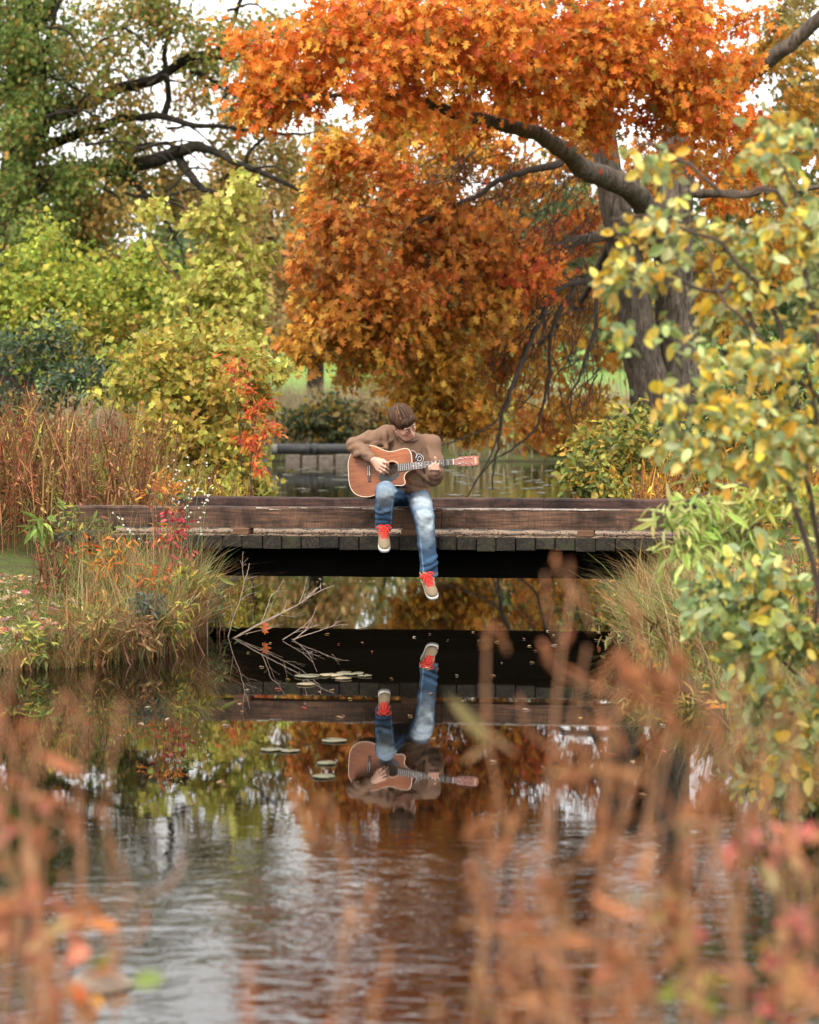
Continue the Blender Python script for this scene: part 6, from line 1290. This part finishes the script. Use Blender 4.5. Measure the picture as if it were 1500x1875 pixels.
stalk_mass('dry_stalks', 'small rusty weeds tangled in the grass of the left bank tip', 120, (-2.2, -1.5), (15.0, 17.6), (.12, .38), RUSTG + WEED, 134)
stalk_mass('dry_stalks', 'small rusty weeds tangled in the grass of the right bank', 130, (1.45, 2.6), (13.5, 17.8), (.12, .40), RUSTG + WEED, 135, f=off_bridge)
# ------------------------------------------------ fallen leaves: the nearer ones as leaves of their own, the rest as litter
rg = np.random.default_rng(140)
def litter(n, x0, x1, y0, y1, pal, f=None, hz=.03):
    b = land_pts(rg, n, x0, x1, y0, y1, f); k = len(b); b[:, 2] += .015 + rg.uniform(0, hz, k)
    ax = np.concatenate([rg.normal(0, 1, (k, 2)), rg.normal(0, .25, (k, 1))], 1); nr = np.concatenate([rg.normal(0, .4, (k, 2)), np.ones((k, 1))], 1); return b, ax, nr, pick(rg, pal, k, .2)
FALL = [(.58, .46, .34, 3), (.46, .30, .17, 3), (.34, .17, .09, 2), (.42, .10, .07, 1.2), (.54, .36, .10, 1)]
b, a, nr, c = litter(330, -3.3, -1.85, 14.9, 18.2, FALL, off_bridge, .07); k = min(len(b), 220)
leaf_objs('fallen_leaf', OAK, 'oakf', b[:k], a[:k], nr[:k], rg.uniform(.06, .12, k), np.round(c[:k] * 8) / 8 + .02, DRYM, None, 'dry fallen oak leaf lying on the turf of the left bank', 'leaf', 'fallen leaves on the left bank')
b, a, nr, c = litter(2600, -4.2, -1.5, 14.4, 19, FALL, off_bridge, .03); o = leaves('leaf_litter', RAGGED, b, a, nr, .04 * rg.lognormal(0, .3, len(b)), c, DRYM, None); tag(o, 'small crumbled leaf litter strewn over the left bank', 'leaf litter')
b, a, nr, c = litter(5000, 1.4, 5, 12, 34, FALL + RUST, off_bridge, .04); o = leaves('leaf_litter', RAGGED, b, a, nr, .07 * rg.lognormal(0, .3, len(b)), c, DRYM, None); tag(o, 'leaf litter under the orange oak on the right bank', 'leaf litter')

# ================================================================== things in the water
DEADW = plain('bleached_wood', (.40, .30, .24), .85, .25, 40)
def zz(x, y): return (360 + x / 4.69, 980 + y / 4.69)
def dead(name, lab, lines, Y0, seed):
    rg = np.random.default_rng(seed); (fx, fy) = zz(*lines[0][0][0]); b = P(fx, fy, Y0); root = empty(name, (b[0], b[1], 0), lab, 'branch')
    for q, (ln, r, dy) in enumerate(lines):
        w_ = np.array([P(*zz(*p), Y0 + dy * i / max(1, len(ln) - 1)) for i, p in enumerate(ln)]); c = catmull(w_, 5) + rg.normal(0, .0012, ((len(w_) - 1) * 5 + 1, 3)); tube_obj('branch', [(c, np.linspace(r, r * .4, len(c)) * .62)], DEADW, root, 6)
        for _ in range(3):
            i = rg.integers(len(c) // 3, len(c) - 1); d = np.array([rg.normal(.03, .03), rg.normal(0, .02), rg.uniform(.01, .06)]); tube_obj('branch', [(np.array([c[i], c[i] + d * .5 + rg.normal(0, .003, 3), c[i] + d]), [r * .25, r * .2, r * .15])], DEADW, root, 5)
dead('dead_branch', 'bleached forked branch standing upright in the water by the left bank', [([(265, 885), (290, 800), (315, 710), (370, 570), (410, 400), (440, 310), (455, 240)], .0065, .05), ([(410, 400), (400, 330), (393, 250), (400, 140)], .004, .0), ([(312, 710), (295, 600), (280, 520)], .004, -.05), ([(420, 470), (470, 450), (520, 440)], .003, -.04), ([(385, 555), (440, 510), (510, 490)], .003, .04)], 16.80, 150)
dead('dead_branch', 'bleached low branch fanning out over the water from the left bank', [([(305, 892), (440, 815), (560, 750), (700, 680), (860, 600), (1000, 510), (1180, 430)], .0085, -.1), ([(330, 885), (480, 800), (640, 720), (900, 575), (1060, 440)], .006, .15), ([(555, 752), (600, 640), (640, 520), (690, 480), (750, 380)], .005, .1), ([(590, 735), (640, 610), (690, 500)], .004, -.05), ([(880, 590), (915, 500), (945, 380)], .004, .05), ([(750, 655), (765, 600), (778, 545)], .003, 0), ([(930, 540), (1000, 480), (1070, 432)], .0035, .1), ([(400, 850), (560, 815), (740, 765)], .004, -.2), ([(720, 690), (790, 695), (850, 703)], .003, -.1)], 16.72, 151)
dead('dead_branch', 'bleached twig breaking the water beside the floating lily pads', [([(740, 898), (830, 840), (920, 780), (1000, 700)], .005, .05), ([(805, 930), (880, 862), (960, 780), (1035, 610)], .005, .1), ([(820, 900), (960, 850), (1100, 805), (1200, 775), (1300, 768)], .005, -.15), ([(905, 845), (980, 790), (1065, 772)], .004, .0), ([(1160, 785), (1190, 760), (1197, 730)], .003, 0)], 16.55, 152)
x0, y0 = (379 - 750) / FPX * 16.75, 16.75
stick = tube_obj('stick', [(np.array([(x0, y0, -.15), (x0 - .004, y0, .08), (x0 + .002, y0, .20), (x0 + .004, y0, .262)]), [.006, .006, .0055, .005])], DEADW, None, 7); tag(stick, 'short pale stick standing upright in the water beside the left bank', 'stick')
PADM = plain('lily_pad', (.13, .12, .06), .3, .5, 18, .2); PADY = plain('lily_pad_old', (.26, .20, .10), .4, .5, 18, .2)
def pad(px, py, wpx, lab, grp, mat=PADM, seed=0):
    rg = np.random.default_rng(seed + 900); Y = FPX * CAM_H / max(5, (py - 727)); r = wpx * mpp(Y) / 2; a0 = rg.uniform(0, 6.28); n = 18; v = [(0, 0, .005)]
    for q in range(n):
        a = a0 + .22 + (2 * math.pi - .44) * q / (n - 1); rr = r * (1 + .05 * math.sin(3 * a + seed)); v.append((rr * math.cos(a), rr * math.sin(a), .006 + .02 * r * (1 + math.sin(2 * a + seed)) + rg.uniform(0, .002)))
    v += [(x, y, z - .004) for x, y, z in v]; k = n + 1
    f = [(0, q, q + 1) for q in range(1, n)] + [(k, k + q + 1, k + q) for q in range(1, n)] + [(q, k + q, k + q + 1, q + 1) for q in range(1, n)] + [(0, k, k + 1, 1), (n, k + n, k, 0)]
    o = mesh('lily_pad', v, f, mat, None, True); o.location = ((px - 750) / FPX * Y, Y, .0); return tag(o, lab, 'lily pad', grp)
for q, (px, py, w_) in enumerate([(562, 1241, 48), (606, 1239, 44), (640, 1236, 50), (628, 1245, 30), (668, 1240, 26), (560, 1256, 34)]): pad(px, py, w_, 'brownish lily pad floating beside the dead twig', 'lily pads by the dead twig', PADY if q % 2 else PADM, q)
for q, (px, py, w_) in enumerate([(495, 1377, 40), (530, 1379, 36), (612, 1360, 46), (598, 1402, 36), (592, 1427, 42)]): pad(px, py, w_, 'flat lily pad floating on the open water toward the near bank', 'lily pads on the open water', PADM, 20 + q)
rg = np.random.default_rng(160)
for q in range(70):
    if q < 26: px, py = rg.uniform(505, 640), rg.choice([857, 862, 866, 871, 880, 893, 900]) + rg.normal(0, 2)
    else: px, py = rg.uniform(815, 1060), rg.uniform(860, 908)
    pad(px, py, rg.uniform(12, 26), 'lily pad on the far water beyond the footbridge', 'lily pads on the far water', PADM, 40 + q)
# red leaf caught on the branch
def curled(name, lab, px, py, Y, s, col, seed):
    rg = np.random.default_rng(seed); p = P(px, py, Y)[None]; p[:, 2] = max(.01, p[0, 2]); leaf_objs(name, OAK, 'curl', p, np.array([[.1, .1, 1.0]]), np.array([[.3, -1, .1]]), np.array([s]), np.array([col]), LEAFM, None, lab, 'leaf')
curled('oak_leaf', 'single curled orange oak leaf standing on the water by the dead branch', 485, 1163, 16.7, .10, (.62, .15, .04), 1)
# floating leaf specks
b = np.stack([rg.uniform(-1.4, 1.6, 160), rg.uniform(10, 24, 160), np.full(160, .006)], 1); b = b[water_dist(b[:, 0], b[:, 1]) < -.1]; k = len(b)
o = leaves('floating_leaves', SIMPLE, b, np.concatenate([rg.normal(0, 1, (k, 2)), np.zeros((k, 1))], 1), np.tile([0, 0, 1.], (k, 1)), rg.uniform(.02, .05, k), pick(rg, FALL, k), LEAFM, None); tag(o, 'small fallen leaves drifting on the water', 'leaves')
# stone breaking the surface near the camera
def stone(name, lab, px, py, r, seed):
    Y = FPX * CAM_H / (py - 727); x0 = (px - 750) / FPX * Y; F_ = Field((x0 - .5, Y - .5, -.35), (x0 + .5, Y + .5, .4), .02); rg = np.random.default_rng(seed)
    for _ in range(7): F_.ell((x0 + rg.normal(0, r * .4), Y + rg.normal(0, r * .3), rg.normal(-.02, .02)), (r * rg.uniform(.5, .9), r * rg.uniform(.4, .7), r * rg.uniform(.3, .6)), None, .02)
    return tag(F_.obj(name, plain('wet_stone', (.16, .12, .085), .6, .5, 14, .8)), lab, 'stone')
stone('stone', 'rough brown stone breaking the rippled water by the near bank', 200, 1812, .11, 5)

# ------------------------------------------------ pipe weir at the head of the pond
weir = empty('pipe_weir', tuple(P(500, 850, 61)), 'dark pipe laid over a row of concrete blocks at the pond head', 'weir')
zp = .36; xa, xb = (498 - 750) / FPX * 61, (660 - 750) / FPX * 61
tube_obj('pipe', [(np.array([(xa + .1, 61, zp), (xb, 61.3, zp)]), .125)], plain('dark_pipe', (.035, .035, .035), .45, .3, 8), weir, 16)
for xx in (xa + .85, xa + 1.02): tube_obj('coupling', [(np.array([(xx, 61 + .0, zp), (xx + .1, 61 + .01, zp)]), .15)], plain('dark_pipe', (.035, .035, .035), .45, .3, 8), weir, 16)
tube_obj('pipe_end', [(np.array([(xa, 61, zp), (xa + .14, 61, zp)]), .13)], plain('pale_pipe', (.2, .19, .18), .6), weir, 16)
v, f = box((xa - .25, 60.85, -.2), (xa - .08, 61.15, .62), .02); mesh('post', v, f, plain('grey_post', (.12, .11, .11), .8, .3, 10), weir)
for q in range(5):
    x0 = xa + .35 + q * .42; v, f = box((x0, 60.8 + .03 * math.sin(q * 3), -.3), (x0 + .37, 61.2, .215 + .02 * math.sin(q * 5)), .02); mesh('concrete_block', v, f, plain('concrete', (.17, .135, .105), .9, .4, 10, .4), weir)

# ================================================================== near bank, close to the camera (far out of focus)
DRYB = leafmat('dry_brown', .9, .30, .1); B_RUST = plain('stem_rust', (.33, .16, .08), .85, .3, 20)
def near_stalk(tip, base_px, Y, seed, thick=.008, fuzz=1.0, col=(.44, .21, .095), lab=None):
    rg = np.random.default_rng(seed); t = P(*tip, Y); x0 = (base_px - 750) / FPX * Y; z0 = gz(x0, Y); root = empty('dry_stalk', (x0, Y, z0), lab or 'tall dried rust-brown weed stalk growing on the near bank', 'weed', 'dried stalks on the near bank')
    a = np.array([x0, Y, z0 - .02]); h = t[2] - z0; dx = t[0] - x0
    bx, by = rg.normal(0, .03), rg.normal(0, .03); thick = thick * rg.lognormal(-.1, .3)
    pts = [a, a + [dx * .12 + bx, rg.normal(0, .02), h * .35], a + [dx * .45 - bx * .6 + rg.normal(0, .015), rg.normal(0, .02), h * .68], a + [dx * .8 + by, rg.normal(0, .02), h * .88], t]
    hook = rg.random() < .6; root['label'] = lab or ('dried rust-brown weed stalk with a hooked tip on the near bank' if hook else 'dried rust-brown weed stalk with an upright tip on the near bank')
    if hook:
        sg = rg.choice([-1, 1]); pts += [t + np.array([sg * .016, .005, .002]), t + np.array([sg * .030, .01, -.018 - .03 * rg.random()])]
    c = catmull(pts, 8); n = len(c); tube_obj('stem', [(c, np.linspace(.0032, .0016, n))], B_RUST, root, 6)
    pal = [(*col, 3), (col[0] * .75, col[1] * .7, col[2] * .7, 2), (min(.9, col[0] * 1.25), col[1] * 1.3, col[2] * 1.3, 1.5)]
    runs = [(c[int(n * rg.uniform(.45, .7)):], thick)]
    for _ in range(rg.integers(0, 4)):
        i = rg.integers(int(n * .45), int(n * .8)); d = np.array([rg.normal(0, .05), rg.normal(0, .02), rg.uniform(.05, .13)]); sp_ = catmull([c[i], c[i] + d * [.8, .8, .45], c[i] + d], 6); tube_obj('side_stem', [(sp_, .0014)], B_RUST, root, 5); runs.append((sp_[5:], thick * .7))
    p = []
    for r_, th in runs: k_ = int(150 * fuzz * len(r_) / 22 * rg.uniform(.35, 1.3)) + 8; i = rg.integers(0, len(r_), k_); p.append(r_[i] + rg.normal(0, th * .45, (k_, 3)) * (1.15 - i[:, None] / len(r_)))
    p = np.concatenate(p); m = len(p)
    leaves('seed_head', SIMPLE, p, rg.normal(0, 1, (m, 3)) + [0, 0, .7], rg.normal(0, 1, (m, 3)), thick * 1.7 * rg.lognormal(0, .3, m), pick(rg, pal, m, .18), DRYB, root)
    m = 8; i = rg.integers(int(n * .1), int(n * .6), m); leaves('dry_leaf', LANCE, c[i], rg.normal(0, 1, (m, 3)) + [0, 0, .2], rg.normal(0, 1, (m, 3)), .06 * rg.lognormal(0, .3, m), pick(rg, [(*col, 2), (.40, .15, .08, 1), (.34, .22, .11, 1)], m, .25), DRYB, root)
right_t = [((893, 1160), 990, 3.3), ((1046, 1100), 1015, 3.3), ((1075, 1185), 1030, 3.2), ((1140, 1215), 1095, 3.1), ((1195, 1262), 1130, 3.2), ((1262, 1232), 1240, 3.1), ((1105, 1300), 1120, 2.9), ((1312, 1292), 1300, 3.1), ((1355, 1240), 1370, 3.2), ((1415, 1215), 1430, 3.2), ((1478, 1250), 1470, 3.0), ((1010, 1390), 960, 3.0), ((955, 1480), 1010, 3.0), ((905, 1560), 1000, 2.9), ((865, 1530), 960, 3.1), ((925, 1690), 1020, 2.8), ((1060, 1430), 1080, 2.9), ((1160, 1400), 1150, 2.8), ((1230, 1350), 1220, 2.8), ((1290, 1450), 1270, 2.8), ((1040, 1580), 1060, 2.7), ((1130, 1560), 1140, 2.7), ((985, 1640), 1040, 2.7), ((1210, 1520), 1200, 2.7), ((880, 1780), 900, 2.7), ((1080, 1700), 1090, 2.6), ((1180, 1680), 1170, 2.6), ((940, 1800), 960, 2.6), ((1260, 1640), 1250, 2.6), ((1340, 1380), 1330, 2.9), ((1450, 1400), 1440, 2.9), ((1400, 1500), 1390, 2.7), ((1010, 1750), 1000, 2.6), ((1130, 1780), 1120, 2.5), ((1320, 1600), 1310, 2.6)]
left_t = [((28, 1205), 40, 3.1), ((108, 1290), 95, 3.0), ((163, 1240), 150, 3.2), ((222, 1285), 185, 3.1), ((62, 1345), 55, 2.9), ((12, 1440), 20, 2.8), ((95, 1480), 90, 2.8), ((40, 1560), 50, 2.7), ((140, 1400), 130, 2.9), ((5, 1320), 5, 2.9), ((70, 1640), 70, 2.6), ((20, 1700), 30, 2.6), ((120, 1600), 110, 2.7), ((180, 1480), 165, 2.9)]
for q, (tp, bp_, Y) in enumerate(right_t): near_stalk(tp, bp_, Y * 1.08, 200 + q, .0048, .62, (.40, .165, .075))
for q, (tp, bp_, Y) in enumerate(left_t): near_stalk(tp, bp_, Y * 1.08, 300 + q, .0048, .62, (.42, .155, .075))
near_stalk((605, 1480), 525, 3.2, 350, .006, .8, (.46, .22, .10)); near_stalk((455, 1775), 455, 2.9, 351, .008, .5, (.60, .20, .08)); near_stalk((712, 1745), 705, 2.9, 352, .006, .6, (.5, .22, .10)); near_stalk((640, 1800), 640, 3.0, 353, .004, .4); near_stalk((800, 1830), 790, 2.8, 354, .005, .5)
PINK = [(.48, .15, .10, 3), (.42, .12, .09, 2), (.56, .26, .11, 2), (.38, .13, .10, 1), (.50, .33, .12, 1.2)]
shrub('red_leaf_shrub', 'red and pink leaved shrub on the near bank among dried stalks', 'bush', (1420, 3.7), [[(1420, 1800, 3.7), (1400, 1620, 3.7), (1330, 1520, 3.7)], [(1450, 1800, 3.7), (1470, 1640, 3.7)], [(1400, 1850, 3.7), (1300, 1780, 3.7)], [(1430, 1800, 3.7), (1370, 1700, 3.7), (1270, 1580, 3.7)]],
      [(C(1310, 1530, 70, 50, 3.7, .1), 6, PINK), (C(1450, 1560, 50, 60, 3.7, .1), 5, PINK), (C(1420, 1690, 80, 60, 3.7, .1), 11, PINK), (C(1330, 1640, 50, 50, 3.7, .1), 4, PINK + VINE), (C(1380, 1800, 100, 60, 3.7, .1), 13, PINK), (C(1250, 1810, 70, 50, 3.7, .1), 5, PINK + VINE), (C(1480, 1780, 40, 80, 3.7, .1), 7, PINK)], OVAL, 'oval', LEAFM, 401, m=3, L=.03, spread=.014, leaf=.038, pick_n=120, r0=.005, rk=.003)
shrub('red_leaf_shrub', 'red leaved shrub with a few green leaves on the near bank', 'bush', (60, 3.6), [[(60, 1800, 3.6), (80, 1700, 3.6), (110, 1660, 3.6)], [(40, 1800, 3.6), (20, 1650, 3.6)], [(70, 1850, 3.6), (190, 1780, 3.6)]],
      [(C(110, 1690, 40, 30, 3.6, .1), 4, [(.66, .22, .06), (.5, .1, .07)]), (C(30, 1640, 40, 60, 3.6, .1), 5, PINK), (C(60, 1790, 70, 60, 3.6, .1), 10, PINK), (C(215, 1765, 26, 22, 3.6, .06), 2, [(.34, .42, .12), (.26, .34, .1)]), (C(20, 1500, 20, 60, 3.6, .08), 3, PINK), (C(150, 1840, 60, 30, 3.6, .08), 5, PINK + RUST)], OVAL, 'oval', LEAFM, 402, m=3, L=.03, spread=.014, leaf=.038, pick_n=60, r0=.005, rk=.003)
